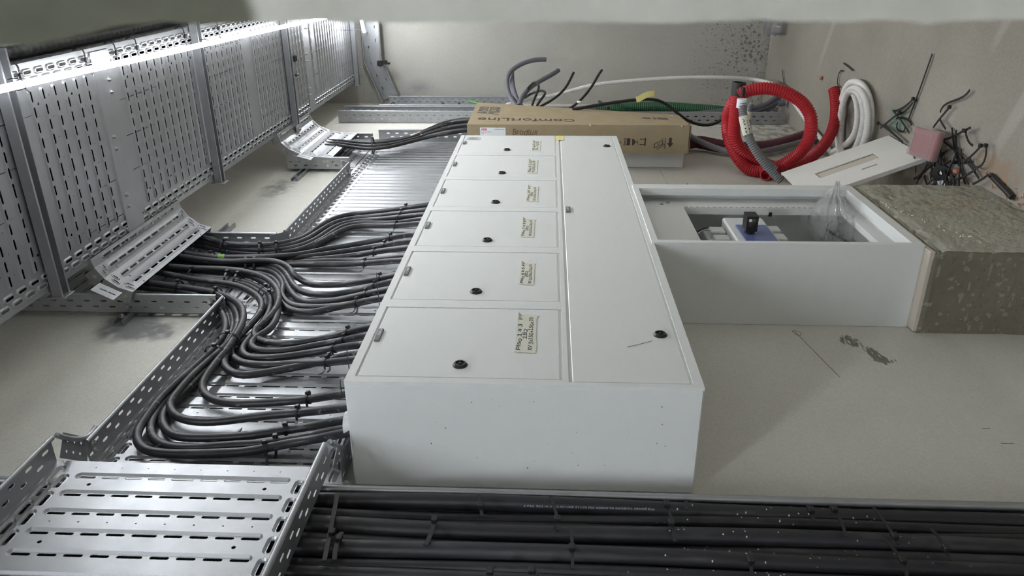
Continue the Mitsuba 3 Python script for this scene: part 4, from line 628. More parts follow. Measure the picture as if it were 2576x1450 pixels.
obj('yellow_tape', hull([(X + .0005, 2.208, 1.547), (X + .0005, 2.20, 1.585), (X + .0005, 2.292, 1.548), (X + .0005, 2.296, 1.586), (X + .0012, 2.208, 1.547), (X + .0012, 2.20, 1.585), (X + .0012, 2.292, 1.548), (X + .0012, 2.296, 1.586)]), 'mat_yellow', sb, label='piece of yellow tape over the door gap')
# cable glands on its top
for k, y in enumerate((.055, .14)): obj('gland', xf(trimesh.creation.cylinder(.026, .022, sections=18), basis((.13 - .03 * k, y, ZTOP + .011), (1, 0, 0), (0, 1, 0), (0, 0, 1))), 'mat_grey_plastic', sb, smooth=40)
# small scuffs on the near side
sc = [hull(np.array([(x + rng.uniform(-s, s), -.0004 * q, z + rng.uniform(-s, s)) for q in (0, 1) for _ in range(4)])) for x, z, s in zip(rng.uniform(.04, .25, 26), rng.uniform(1.36, 1.9, 26), rng.uniform(.0006, .0022, 26))]
obj('scuff', cat(sc), 'mat_ink_soft', sb, kind='stuff')

# ---------------------------------------------------------------- the power cables
names = {'A': 'nearest bundle', 'B': 'second bundle', 'C': 'third bundle', 'D': 'fourth bundle', 'E': 'fifth bundle'}
RC = .0108; paths = {}
for gname in 'ABCDE':
    for k, P in enumerate(D['cables'][gname]):
        paths[gname, k] = P
        kk = single('power_cable', tube(np.array(P), RC, 14, .016), 'mat_cable', f'black power cable of the {names[gname]}, {("first", "second", "third", "fourth", "fifth")[k if gname in "DE" else 4 - k]} from its {"far" if gname in "DE" else "near"} side, entering the switchboard', 'cable', smooth=60)
        if (gname, k) in (('E', 4), ('D', 0)):
            m = 3; a, b = np.array(P[m - 1]), np.array(P[m]); c = a * .85 + b * .15; d = (b - a) / np.linalg.norm(b - a)
            obj('tape_mark', tube([c - d * .011, c + d * .011], RC + .0012, 14, smooth=False), 'mat_blue_tape' if gname == 'E' else 'mat_lime_tape', kk, smooth=60, label='blue tape ring' if gname == 'E' else 'green tape ring')
def tie_on(P, zt, label, r=RC, tail=.03, head=1):
    P = smooth_path(np.array(P), .008); i = int(np.argmin(np.abs(P[:, 2] - zt) + (np.arange(len(P)) < len(P) * .45) * 9)); t, N, B = frames(P)
    d = t[i]; up = np.array([1.0, 0, 0]); up = up - d * (up @ d); up /= np.linalg.norm(up); s = np.cross(d, up); c = P[i]
    a = np.linspace(0, 2 * math.pi, 17)[:-1]; o = np.c_[np.cos(a), np.sin(a)] * (r + .0022); q = np.c_[np.cos(a), np.sin(a)] * (r - .001)
    M = basis(c - d * .0035, s, up, d); k = thing('cable_tie', label, 'cable tie')
    obj('band', extrude(o, .007, [q], M), 'mat_black', k)
    sg_ = 1 if s[1] > 0 else -1; hc = c + up * (r + .003) + s * sg_ * r * .5
    obj('head', xf(bx(-.0055, .0055, -.0045, .0055, -.006, .006, .0015), basis(hc, s, up, d)), 'mat_black', k)
    e = c - s * sg_ * (r + .001)
    obj('tail', ribbon([c + up * (r + .001) - s * sg_ * r * .4, e + up * .002, e - up * (r + .001) - s * sg_ * .003, e - up * (r + .006) - s * sg_ * tail], s * -sg_ + up * .5, .006, .0015), 'mat_black', k)
for gname, zl in {'A': (2.215, 2.222, 2.237, 2.25, 2.262), 'B': (2.19, 2.195, 2.21, 2.213, 2.216), 'C': (2.17, 2.18, 2.195, 2.215, 2.225), 'D': (2.225, 2.24, 2.26, 2.27, 2.28), 'E': (2.22, 2.225, 2.23, 2.235, 2.238)}.items():
    for k, zt in enumerate(zl):
        if gname in 'DE' and k == 3: continue
        tie_on(paths[gname, k], zt, f'black cable tie around the {("first", "second", "third", "fourth", "fifth")[k if gname in "DE" else 4 - k]} cable of the {names[gname]}, counted from the {"far" if gname in "DE" else "near"} side')
# ties that hold several cables together
def bundle_tie(c, d, hw, hh, label):
    c = np.array(c, float); d = np.array(d, float); d /= np.linalg.norm(d); up = np.array([1.0, 0, 0]); up -= d * (up @ d); up /= np.linalg.norm(up); s = np.cross(d, up)
    k = thing('bundle_tie', label, 'cable tie'); o = oval(0, 0, hw, hh, 6); q = oval(0, 0, hw - .002, hh - .002, 6)
    obj('band', extrude(o, .007, [q], basis(c - d * .0035, s, up, d)), 'mat_black', k)
    obj('head', xf(bx(-.006, .006, -.003, .006, -.006, .006, .0015), basis(c + up * hh, s, up, d)), 'mat_black', k)
for c, (gname, kc), hw, hh, l in zip(D['bundle_ties'], (('A', 1), ('A', 1), ('A', 1), ('A', 1), ('B', 2), ('B', 2), ('B', 2), ('B', 2), ('B', 2), ('C', 2), ('C', 2), ('E', 2), ('E', 2), ('E', 2), ('D', 2)), (.034, .034, .026, .024, .030, .030, .030, .030, .030, .032, .032, .032, .030, .030, .026), (.030,) * 15,
    ('black tie gathering the nearest bundle beside the tray rail, upper of two', 'black tie gathering the nearest bundle beside the tray rail, lower of two', 'black tie around the nearest bundle at the mouth of the branch', 'black tie around the nearest bundle by the nearer bend', 'black tie around the second bundle where it turns down, upper of two', 'black tie around the second bundle where it turns down, lower of two', 'black tie around the second bundle, first below the nearer bend', 'black tie around the second bundle, second below the nearer bend', 'black tie around the second bundle, third below the nearer bend', 'black tie around the third bundle before it turns, first of two', 'black tie around the third bundle before it turns, second of two', 'black tie around the fifth bundle above the blue tape', 'black tie around the fifth bundle beyond the blue tape', 'black tie around the fifth bundle at the corner of the rail', 'black tie around the fourth bundle above the green tape')):
    Q = smooth_path(np.array(paths[gname, kc]), .01); i_ = int(np.argmin(np.linalg.norm(Q - np.array(c), axis=1))); d = frames(Q)[0][i_]; c = Q[i_]
    bundle_tie(c, d, hw, hh, l)
for k, P in enumerate(D['far_cables']):
    kk = single('far_cable', tube(np.array(P + [[P[-1][0], P[-1][1] + .02, P[-1][2] - .09]]), .0095, 10, .03), 'mat_cable', f'black cable drooping from the farther bend to the cardboard box, {ordinal[k]} of nine', 'cable', smooth=60)
    if k in (1, 3, 4, 6):
        m = (4, 5, 6, 5, 5)[k % 5]; a, b = np.array(P[m - 1]), np.array(P[m]); c = a * .5 + b * .5; d = (b - a) / np.linalg.norm(b - a)
        lab = obj('marker_sleeve', tube([c - d * .032, c + d * .032], .0102, 10, smooth=False), 'mat_paper', kk, smooth=60, label='cream marker tape')
        if k in (3, 1): obj('marker_scribble', cat([tube([c - d * (.02 - .012 * j) + [.0105, 0, 0], c - d * (.014 - .012 * j) + [.0108, .004, 0], c - d * (.010 - .012 * j) + [.0105, -.003, 0]], .0012, 5, .004) for j in range(4)]), 'mat_red_ink', kk)
bundle_tie((.09, 2.83, 2.60), (0, .1, -1), .05, .045, 'black tie around the cables between the farther bend and the cardboard box')
# two thin rods standing at the switchboard top
for k, (y, h) in enumerate(((.575, .135), (.22, .10), (.14, .05))):
    single('tie_tail', ribbon([(.14, y, 2.09), (.14 + h * .6, y, 2.093), (.14 + h, y, 2.092)], (0, 0, 1), .004, .0012), 'mat_black_matt', f'thin black tie tail standing out from the cables at the switchboard edge, {("tallest", "middle", "shortest")[k]} of three', 'cable tie')

# ---------------------------------------------------------------- lower enclosure
XL, YA, YE, ZA, ZE = .2743, .8407, 1.4718, .485, 1.300
lo = thing('open_enclosure', 'open white wall enclosure below the switchboard, standing on the concrete plinth', 'enclosure')
w_ = .0025
shell = cat([bx(.001, .004, YA, YE, ZA, ZE), bx(.001, XL, YA, YA + w_, ZA, ZE, .001), bx(.001, XL, YE - w_, YE, ZA, ZE, .001), bx(.001, XL, YA, YE, ZA, ZA + w_, .001), bx(.001, XL, YA, YE, ZE - w_, ZE - .0001)])
obj('body', shell, 'mat_white', lo)
def ring_yz(y0, y1, z0, z1, b0, b1, c0, c1, x0, x1): return framed(y0, y1, z0, z1, [(b0, b1, c0, c1)], x0, x1)
obj('front_flange', ring_yz(YA, YE, ZA, ZE, YA + .022, YE - .052, ZA + .030, ZE - .020, XL - .002, XL + .001), 'mat_white', lo)
obj('inner_lip', cat([bx(XL - .026, XL, YE - .054, YE - .052, ZA + .03, ZE - .02), bx(XL - .026, XL, YA + .020, YA + .022, ZA + .03, ZE - .02), bx(XL - .030, XL, YA + .02, YE - .052, ZA + .028, ZA + .030), bx(XL - .026, XL, YA + .02, YE - .052, ZE - .020, ZE - .018)]), 'mat_white', lo)
obj('mounting_plate', ring_yz(YA + .004, YE - .004, ZA + .004, ZE - .004, YA + .06, YE - .118, .548, 1.118, .2195, .222), 'mat_white_inner', lo)
obj('window_flange', cat([bx(.196, .2195, YE - .118, YE - .116, .548, 1.118), bx(.196, .2195, YA + .058, YE - .116, 1.118, 1.120), bx(.2, .2195, YA + .058, YE - .116, .546, .548)]), 'mat_white_inner', lo)
sl = [bx(.2215, .2226, YE - .1145, YE - .111, z, z + .012) for z in np.arange(.57, 1.11, .0205)]
obj('flange_slot', sl[0], 'mat_gap', lo)
for m in sl[1:]: obj('flange_slot', m, 'mat_gap', lo)
obj('clip', bx(.190, .206, YE - .119, YE - .112, .795, .807, .001), 'mat_black', lo)
obj('screw', bolt((.222, 1.405, 1.17), (1, 0, 0), .005, .003), 'mat_steel', lo); obj('screw', bolt((.222, 1.388, 1.195), (1, 0, 0), .005, .002), 'mat_steel', lo)
obj('bottom_rail', bx(.06, XL - .03, YA + .1, YE - .01, ZA + .004, ZA + .012, .001), 'mat_white_inner', lo)
# the switch inside it
sw = thing('switch_disconnector', 'white and blue switch disconnector with a black handle inside the open enclosure', 'switch')
obj('base', bx(.012, .150, 1.02, 1.305, .80, 1.05, .004), 'mat_grey_plastic', sw)
obj('housing', bx(.150, .200, 1.03, 1.310, .842, .985, .005), 'mat_grey_plastic', sw)
obj('blue_cover', bx(.200, .206, 1.03, 1.215, .852, .960, .002), 'mat_blue_label', sw, label='blue translucent cover')
for j in range(3):
    obj('terminal', bx(.145, .178, 1.05 + .082 * j, 1.105 + .082 * j, .988, 1.040, .003), 'mat_grey_plastic', sw); obj('terminal', bx(.145, .184, 1.05 + .082 * j, 1.105 + .082 * j, .795, .840, .003), 'mat_grey_plastic', sw)
hd = xf(extrude(rect(.218, .272, .912, .950), .052, [rect(.236, .262, .919, .943)]), basis((0, 1.158, 0), (1, 0, 0), (0, 0, 1), (0, -1, 0)))
obj('handle', hd, 'mat_black', sw, label='black handle with an open window'); obj('handle_base', xf(trimesh.creation.cylinder(.018, .016, sections=20), basis((.213, 1.13, .931), (0, 1, 0), (0, 0, 1), (1, 0, 0))), 'mat_black', sw)
obj('control_wire', tube([(.17, 1.28, 1.03), (.16, 1.27, 1.075), (.13, 1.23, 1.11)], .0025, 6, .01), 'mat_black', sw); obj('control_wire', tube([(.16, 1.27, 1.02), (.17, 1.26, 1.05), (.15, 1.25, 1.085)], .002, 6, .01), 'mat_white_conduit', sw)
single('inner_cable', tube([(.09, 1.18, .80), (.10, 1.16, .72), (.115, 1.14, .64), (.115, 1.13, .58)], .008, 10), 'mat_cable', 'black cable below the switch inside the open enclosure', 'cable', smooth=60)
# what lies in its bottom
P = np.array([(.03, 1.20, .52), (.06, 1.19, .54), (.10, 1.17, .56), (.125, 1.16, .57)])
single('red_conduit_stub', corrugated([(.02, 1.17, .475), (.06, 1.16, .51), (.12, 1.15, .535)], .032, .010, .14, 18), 'mat_red', 'end of a red corrugated conduit entering the bottom of the open enclosure', 'conduit', smooth=40)
single('red_conduit_stub', corrugated([(.05, 1.06, .475), (.10, 1.05, .50), (.14, 1.04, .515)], .022, .010, .14, 18), 'mat_red', 'smaller red corrugated conduit end at the bottom of the open enclosure, nearer the camera', 'conduit', smooth=40)
single('loose_tie', ribbon([(.14, 1.38, .585), (.13, 1.33, .565), (.13, 1.22, .535), (.14, 1.12, .52)], (1, 0, .6), .010, .002), 'mat_black', 'black cable tie leaning over the red conduit end in the open enclosure', 'cable tie')
single('loose_tie', ribbon([(.16, 1.12, .625), (.155, 1.13, .58), (.155, 1.15, .545), (.16, 1.14, .515)], (1, .4, 0), .010, .002), 'mat_black', 'black cable tie lying across the front of the open enclosure bottom', 'cable tie')
def crumple(c, s, seed, n=4, amp=.35, sq=(1, 1, 1)):
    m = trimesh.creation.icosphere(n); v = m.vertices; d = meshkit.fbm(v * 2.3 + seed, 4, seed) - .5; e = np.abs(meshkit.noise(v * 5 + seed, seed) - .5)
    m.vertices = v * (1 + amp * 1.6 * d - amp * .9 * e)[:, None] * np.array(s) + np.array(c); return m
def bag_mesh():
    m = trimesh.creation.icosphere(5); v = m.vertices.copy()
    a = np.arctan2(v[:, 1], v[:, 2]); f = .10 * np.sin(a * 5 + 3 * v[:, 0]) * (1 - v[:, 0] ** 2) + .07 * np.sin(a * 9 - 5 * v[:, 0] + 1) + .30 * (np.abs(meshkit.noise(v * 2.1 + 4, 3) - .5)) + .10 * np.abs(meshkit.noise(v * 5 + 9, 5) - .5)
    w = np.where(v[:, 0] > .2, 1 - .75 * np.clip((v[:, 0] - .2) / .6, 0, 1), 1)      # gathered to a knot at the top
    v = v * (1 + f + .10 * np.abs(meshkit.noise(v * 6.5 + 2, 8) - .5) + .07 * np.abs(meshkit.noise(v * 14 + 2, 9) - .5))[:, None]; v[:, 1] *= w; v[:, 2] *= w
    m.vertices = v * [.125, .115, .058] + [.190, 1.335, .585]; return m
single('plastic_bag', bag_mesh(), 'mat_film', 'crumpled clear plastic bag in the lower end of the open enclosure', 'plastic bag')

# ---------------------------------------------------------------- concrete plinth
def rough_block(x0, x1, y0, y1, z0, z1, seed, amp=.006, res=.02):
    m = bx(x0, x1, y0, y1, z0, z1)
    while m.edges_unique_length.max() > res * 1.6: m = m.subdivide()
    v = m.vertices; d = (meshkit.fbm(v * 14, 3, seed) - .5) * amp
    ed = np.exp(-((x1 - v[:, 0]) / .018) ** 2) * np.exp(-((z1 - v[:, 2]) / .03) ** 2) + np.exp(-((x1 - v[:, 0]) / .012) ** 2) * np.exp(-((v[:, 1] - y0) / .012) ** 2) * .6
    ch = meshkit.noise(v * 55, seed + 2) * ed
    v[:, 0] += np.where(v[:, 0] > x0 + .01, d - .012 * ch, 0); v[:, 1] += np.where(v[:, 1] < y1 - .01, -d + .01 * ch, 0); v[:, 2] -= .014 * ch
    m.vertices = v; return m
pk = single('concrete_plinth', rough_block(.001, .2735, .800, 1.492, .001, .472, 5), 'mat_raw_concrete', 'rough concrete plinth under the open white enclosure', 'plinth', smooth=50)
obj('board', bx(.004, .268, .803, .836, .468, .4848, .002), 'mat_board', pk, label='thin pale filler board')
obj('board', bx(.004, .268, .836, 1.49, .470, .4848), 'mat_board', pk)
fl = []
for _ in range(46):
    t = rng.uniform(0, 1); y = .86 + .42 * t + rng.normal(0, .012); z = .30 + .16 * t + rng.normal(0, .01); s = rng.uniform(.002, .008)
    fl.append(hull(np.array([(.2745, y, z)]) + rng.uniform(-1, 1, (6, 3)) * [.003, s, s * .6]))
obj('cement_crumb', cat(fl), 'mat_chip', pk, kind='stuff', label='pale crumbs of cement on the face')

# ---------------------------------------------------------------- cardboard box over the far enclosure
fe = thing('covered_enclosure', 'white enclosure on the wall, almost hidden under the cardboard box', 'enclosure')
obj('body', bx(.001, .196, 2.737, 3.20, .886, 2.00, .004), 'mat_white', fe)
cb = thing('cardboard_box', 'long brown cardboard box put over the far enclosure, printed in black', 'cardboard box')
A = np.array([.250, 2.655, 2.050]); Bc = np.array([.250, 2.655, .884]); Cc = np.array([.250, 3.285, 2.050]); Dc = np.array([.186, 3.255, .850])   # front corners: near top, near bottom, far top, far bottom
A2, B2 = np.array([.100, 2.655, 2.05]), np.array([.100, 2.655, .884]); C2, D2 = np.array([.100, 3.28, 2.05]), np.array([.090, 3.25, .86])
def sheet(a, b, c, d, t=.004, sub=24, seed=1, amp=.0035):
    "a slightly buckled card between four corners"
    s = np.linspace(0, 1, sub); S, R_ = np.meshgrid(s, s, indexing='ij'); a, b, c, d = (np.array(q, float) for q in (a, b, c, d))
    Pq = a * ((1 - S) * (1 - R_))[..., None] + b * (S * (1 - R_))[..., None] + c * (S * R_)[..., None] + d * ((1 - S) * R_)[..., None]
    nn = np.cross(b - a, d - a); nn /= np.linalg.norm(nn); bow = (np.sin(S * math.pi) * np.sin(R_ * math.pi)) * (meshkit.fbm(Pq * 7, 3, seed) - .5) * 2 * amp
    Pq = Pq + nn * bow[..., None]; v = np.vstack([Pq.reshape(-1, 3), (Pq - nn * t).reshape(-1, 3)]); n = sub; i = np.arange(n - 1)[:, None] * n + np.arange(n - 1)[None]; i = i.ravel()
    f = np.vstack([np.c_[i, i + n, i + n + 1], np.c_[i, i + n + 1, i + 1]]); N_ = n * n; f = np.vstack([f, f[:, ::-1] + N_])
    loop = np.r_[np.arange(0, n * n - n, n), np.arange(n * n - n, n * n - 1), np.arange(n * n - 1, n - 1, -n), np.arange(n - 1, 0, -1)]; l2 = np.roll(loop, -1)
    f = np.vstack([f, np.c_[loop, loop + N_, l2 + N_], np.c_[loop, l2 + N_, l2]]); m = tm(v, f); m.fix_normals(); return m
obj('front_panel', sheet(A, Bc, Dc, Cc, seed=2, amp=.0006), 'mat_card', cb, smooth=30); obj('near_side', sheet(B2, Bc, A, A2, seed=3, amp=.0006), 'mat_card', cb, smooth=30); obj('far_side', sheet(C2, Cc, Dc, D2, seed=4), 'mat_card', cb, smooth=30)
obj('top_flap', sheet(A2, A, Cc, C2, seed=5), 'mat_card', cb, smooth=30); obj('bottom_flap', sheet(B2 + [0, .01, -.006], D2, Dc, Bc + [-.004, .01, -.012], seed=6), 'mat_card', cb, smooth=30)
obj('bottom_flap', sheet((.105, 2.668, .880), (.246, 2.668, .880), (.240, 2.75, .864), (.105, 2.75, .862), seed=7), 'mat_card', cb, smooth=30)
ez, eyv = (A - Bc) / np.linalg.norm(A - Bc), (Cc - A) / np.linalg.norm(Cc - A)
nf = np.cross(eyv, ez); nf /= np.linalg.norm(nf)
def on_front(sz, sy): # sz from the top 0..1, sy from the near edge 0..1
    a = A * (1 - sz) * (1 - sy) + Bc * sz * (1 - sy) + Cc * (1 - sz) * sy + Dc * sz * sy; return a + np.array([.0035, 0, 0])
def face_x(y, z): return .25 - .064 * np.clip((2.05 - z) / 1.166, 0, 1) * np.clip((y - 2.655) / .63, 0, 1)
def settle(m2, lift=.0004):
    m2 = m2.copy(); v = m2.vertices; lo = v[:, 0].min(); v[:, 0] = face_x(v[:, 1], v[:, 2]) + lift + (v[:, 0] > lo + 1e-5) * .0007; m2.vertices = v; return m2
def print_on_front(m2, o, right, up):
    v = m2.vertices; P = []
    for x, y, w in v:
        q = o + np.array(right) * x + np.array(up) * y; P.append(q + [w, 0, 0])
    m2 = m2.copy(); m2.vertices = np.array(P); return m2
m = meshkit.text_mesh('ABB', .115, .001, bold=True); L = m.vertices[:, 0].max(); m.vertices[:, 0] *= .235 / L; m.vertices[:, 1] *= 1.0
# the letters are cut into blocks by a fine cross
lo_ = []
Hm = m.vertices[:, 1].max()
big = trimesh.creation.box((.235 * 1.1, .0045, .02)); big.apply_translation((.117, Hm * .5, 0))
o = on_front(.155, .36); obj('print', settle(print_on_front(m, np.array([.2512, 2.93, 1.905]), (0, 1, 0), (0, 0, 1))), 'mat_ink_soft', cb, label='printed logo letters ABB')
gaps = cat([bx(.2520, .2529, 2.92, 3.18, 1.905 + Hm * .47, 1.905 + Hm * .53), bx(.2520, .2529, 2.9965, 3.0, 1.90, 2.03), bx(.2520, .2529, 3.0835, 3.087, 1.90, 2.03)]); obj('print_gap', settle(gaps, .0008), 'mat_card', cb)
m = meshkit.text_mesh('ComfortLine', .075, .001); L = m.vertices[:, 0].max(); m.vertices[:, 0] *= .53 / L
obj('print', settle(print_on_front(m, np.array([.2508, 2.835, 1.475]), (0, 0, 1), (0, -1, 0))), 'mat_ink', cb, label='printed word ComfortLine')
xb = .2345
ar = [bx(xb, xb + .004, 2.93, 3.01, .955, 1.01), bx(xb + .002, xb + .005, 2.93, 3.01, 1.022, 1.034)]; ar.append(extrude(np.array([(2.95, 1.05), (2.99, 1.05), (2.99, 1.07), (3.01, 1.07), (2.97, 1.105), (2.93, 1.07), (2.95, 1.07)]), .003, M=basis((xb + .003, 0, 0), (0, 1, 0), (0, 0, 1), (1, 0, 0))))
for q in ar: obj('print', settle(q), 'mat_ink_soft', cb, label='printed orientation mark')
# near side: address label, handwriting, handling marks
def side_text(tx, h, x, z, mat, width=None, lift=0.0, **kw):
    m = writing(tx, h, (0, 0, 0), (1, 0, 0), (0, 1, 0), .0006, **kw); v = m.vertices; sc_ = 1 if width is None else width / v[:, 0].max()
    m.vertices = np.c_[x + v[:, 1], 2.6541 + lift - v[:, 2], z - v[:, 0] * sc_]; return obj('print', m, mat, cb)
obj('address_label', bx(.145, .2335, 2.6541, 2.6560, 1.846, 1.981), 'mat_label_white', cb, label='white address label')
side_text('ABB', .012, .218, 1.977, 'mat_red_ink', bold=True); side_text('2CPX031 A 0099', .005, .222, 1.905, 'mat_ink'); side_text('ComfortLine B-', .0055, .208, 1.977, 'mat_ink_soft'); side_text('1/16', .0055, .199, 1.977, 'mat_ink_soft'); side_text('Gehaeuse 24 Modul B-Schrank', .005, .186, 1.977, 'mat_ink_soft')
side_text('Brodlux', .030, .196, 1.813, 'mat_marker', width=.137, wobble=.05, shear=.15)
def side_poly(P, t=.001):  # P in (z from left in the photo, x)
    P = np.array(P); q = np.array([(-z, x) for z, x in P]); return extrude(q, t, M=basis((0, 2.6575, 0), (0, 0, -1), (1, 0, 0), (0, -1, 0)))
Sx = .165
def sy(x): return 2.6535
def sbox(z0, z1, x0, x1): return bx(x0, x1, 2.6518, 2.6585, z1, z0)
def face_shape(P, holes=()):
    "a printed shape on the near side of the box; P lists (distance below the box top, x)"
    yf = 2.6552 + .0
    return extrude(np.array([(2.05 - q, x) for q, x in P]), .0010, [np.array([(2.05 - q, x) for q, x in h]) for h in holes], basis((0, 2.6541, 0), (0, 0, 1), (1, 0, 0), (0, 1, 0)))
def fr(a, b, c, d): return [(a, c), (b, c), (b, d), (a, d)]
def stroke(P, w=.003):
    P = np.array(P); return cat([face_shape([tuple(a + n * w / 2), tuple(b + n * w / 2), tuple(b - n * w / 2), tuple(a - n * w / 2)]) for a, b in zip(P[:-1], P[1:]) for n in [np.array([-(b - a)[1], (b - a)[0]]) / np.linalg.norm(b - a)]])
pics = [('umbrella mark', [face_shape([(.868 + .026 * math.sin(t) * -1, .160 + .026 * math.cos(t)) for t in np.linspace(0, math.pi, 14)]), stroke([(.868, .160), (.896, .160), (.899, .152)]), stroke([(.834, .182), (.840, .178)]), stroke([(.838, .190), (.846, .184)])]),
 ('stacking mark', [face_shape(fr(.942, .966, .144, .180)), stroke([(.918, .146), (.938, .178)]), stroke([(.918, .178), (.938, .146)]), stroke([(.916, .145), (.940, .145)], .002), stroke([(.916, .179), (.940, .179)], .002)]),
 ('glass mark', [face_shape([(.982, .143), (.982, .179), (.996, .176), (1.006, .165), (1.006, .157), (.996, .146)]), stroke([(1.005, .161), (1.024, .161)]), stroke([(1.025, .147), (1.025, .175)])]),
 ('this way up mark', [face_shape(fr(1.076, 1.086, .141, .183)), stroke([(1.044, .148), (1.074, .148)]), stroke([(1.044, .176), (1.074, .176)]), face_shape([(1.040, .148), (1.050, .144), (1.050, .152)]), face_shape([(1.040, .176), (1.050, .172), (1.050, .180)])]),
 ('sack barrow mark', [stroke([(1.156, .150), (1.150, .130)], .003), stroke([(1.150, .150), (1.207, .170), (1.214, .155), (1.205, .146), (1.157, .131), (1.150, .150)], .003), stroke([(1.172, .120), (1.180, .127), (1.208, .137), (1.214, .150), (1.212, .182)], .003), stroke([(1.176, .146), (1.198, .154)], .002), face_shape([(1.222 + .0075 * math.cos(t), .146 + .0075 * math.sin(t)) for t in np.linspace(0, 6.28, 15)[:-1]], [[(1.222 + .005 * math.cos(t), .146 + .005 * math.sin(t)) for t in np.linspace(0, 6.28, 11)[:-1]]]), stroke([(1.233, .126), (1.233, .184)], .004)]),
 ('black arrow', [face_shape([(1.262, .184), (1.282, .184), (1.282, .157), (1.296, .157), (1.272, .132), (1.248, .157), (1.262, .157)])])]
for nm, ms in pics:
    mm = cat(ms); mm.vertices[:, 2] = 2.05 - ((2.05 - mm.vertices[:, 2] - .868) * .688 + .793); obj('print', mm, 'mat_ink', cb, label='printed ' + nm)
tears = [hull(np.array([(.249, 2.652, z)]) + rng.uniform(-1, 1, (8, 3)) * [.010, .004, .008]) for z in (1.402, .925)]
for q in tears: obj('torn_corner', q, 'mat_card_edge', cb)
single('foam_scrap', crumple((.262, 3.24, 1.44), (.008, .008, .014), 6, 2, .3), 'mat_label_white', 'tiny white scrap on the far edge of the cardboard box', 'scrap')

# ---------------------------------------------------------------- corner trays, conduits and hoses at the back
va = tray('corner_tray', 'narrow upright tray on the wall in the far corner, holding grey and green conduits', basis((.004, 3.875, .03), (0, 0, 1), (0, 1, 0), (1, 0, 0)), 3.04, .185, H=.075, m0=.066)
vb = tray('corner_tray', 'shallow upright tray in the very corner carrying a green earth wire', basis((.004, 4.20, 1.93), (0, 0, 1), (0, 1, 0), (1, 0, 0)), .92, .36, H=.058, m0=.066)
single('earth_wire', tube(D['green_cable'], .006, 8), 'mat_green_wire', 'green earth wire in the shallow corner tray', 'wire', smooth=60)
for i, z in enumerate((2.77, 2.40, 2.28, 2.10)):
    single('wire_tie', tube([(.006, 4.40, z), (.05, 4.35, z), (.064, 4.28, z), (.05, 4.22, z), (.006, 4.205, z)], .004, 6, .02), 'mat_black', f'black tie on the green earth wire, {ordinal[i]} from the sloping tray', 'cable tie')
# sloping tray on the back wall
def slope(P, label):
    k = thing('sloping_tray', label, 'cable tray')
    for a, b in zip(P[:-1], P[1:]):
        a, b = np.array(a, float), np.array(b, float); u = b - a; L = np.linalg.norm(u); u /= L; dn = np.cross(u, (0, 1, 0)); dn = dn if dn[2] < 0 else -dn
        pl = plate(L, .13, m0=.06) if False else thicken(fill(rect(0, L, 0, .13), [oval(.03 + .05 * q, .035 + .055 * (q % 2), .012, .004, 3) for q in range(int((L - .04) / .05))]), .0014)
        obj('bottom_plate', xf(pl, basis(a + [0, .045, 0], u, dn, np.cross(u, dn))), 'mat_zinc', k)
        for s in (0, 1):
            r = rail(L, .065, pitch=.05); r = xf(r, basis(a + [0, .045, 0] + dn * (.13 * s), u, (0, -1, 0), np.cross(u, (0, -1, 0)))); obj('side_rail', r, 'mat_zinc', k, smooth=35)
    return k
st = slope([(1.25, 4.53, 3.02), (.32, 4.53, 3.015), (.03, 4.53, 2.90)], 'galvanised tray on the back wall sloping down into the far corner')
obj('cable_clip', cat([bx(.30, .34, 4.45, 4.49, 2.86, 2.90, .004), bx(.33, .345, 4.44, 4.455, 2.82, 2.87, .002), bx(.315, .33, 4.44, 4.455, 2.80, 2.86, .002)]), 'mat_black', st)
single('fixing_rod', tube([(.285, 4.50, 3.02), (.285, 4.50, 3.10)], .005, 8), 'mat_steel', 'thin threaded rod beside the sloping tray in the far corner', 'rod')
for k, P in enumerate(D['grey_conduit']):
    single('grey_conduit', corrugated(np.array(P), .0165, .009, .06, 12), 'mat_grey_conduit', ('grey conduit behind the cardboard box, the one that arches over to the longest free end', 'grey conduit behind the cardboard box, standing upright', 'grey conduit behind the cardboard box, leaning out to the middle free end')[k], 'conduit', smooth=40)
for k, P in enumerate(D['black_flex']):
    single('thin_black_cable', tube(np.array(P), .0082, 10, .012), 'mat_black', ('thin black cable behind the cardboard box, hooked over in the taller loop', 'thin black cable behind the cardboard box, hooked over in the lower loop', 'thin black cable rising behind the box, the shorter of two straight ends', 'thin black cable rising behind the box, the longer straight end', 'short black stub crossing the tagged cable behind the box')[k], 'cable', smooth=60)
tc = single('tagged_cable', tube(np.array(D['tag_cable']), .0095, 10, .02), 'mat_black', 'black cable with a yellow tag curving over the cardboard box', 'cable', smooth=60)
q = np.array(D['tag_cable'][3]); obj('tag', ribbon([q + [.002, -.013, .012], q + [.012, -.014, -.012], q + [.028, -.013, -.04], q + [.036, -.010, -.07], q + [.038, -.004, -.095]], (0, -1, 0), .034, .001), 'mat_yellow', tc, label='yellow paper tag')
single('white_conduit', corrugated(np.array(D['white_run']), .0135, .009, .10, 12), 'mat_white_conduit', 'long white corrugated conduit running from the cardboard box to the coil on the floor', 'conduit', smooth=40)
for k, P in enumerate(D['white_coil']):
    single('white_coil', corrugated(np.array(P), .0165, .009, .08, 12), 'mat_white_conduit', f'turn of white corrugated conduit coiled on the floor, {("outermost", "second", "third", "innermost")[k]}', 'conduit', smooth=40)
for k, P in enumerate(D['red']):
    single('red_conduit', corrugated(np.array(P), (.033, .0315, .030)[k], .0125, .13, 18), 'mat_red', ('red corrugated conduit ending upright in a black sleeve', 'red corrugated conduit bent round in a large loop', 'red corrugated conduit with its cut end on the floor beside the white coil')[k], 'conduit', smooth=40)
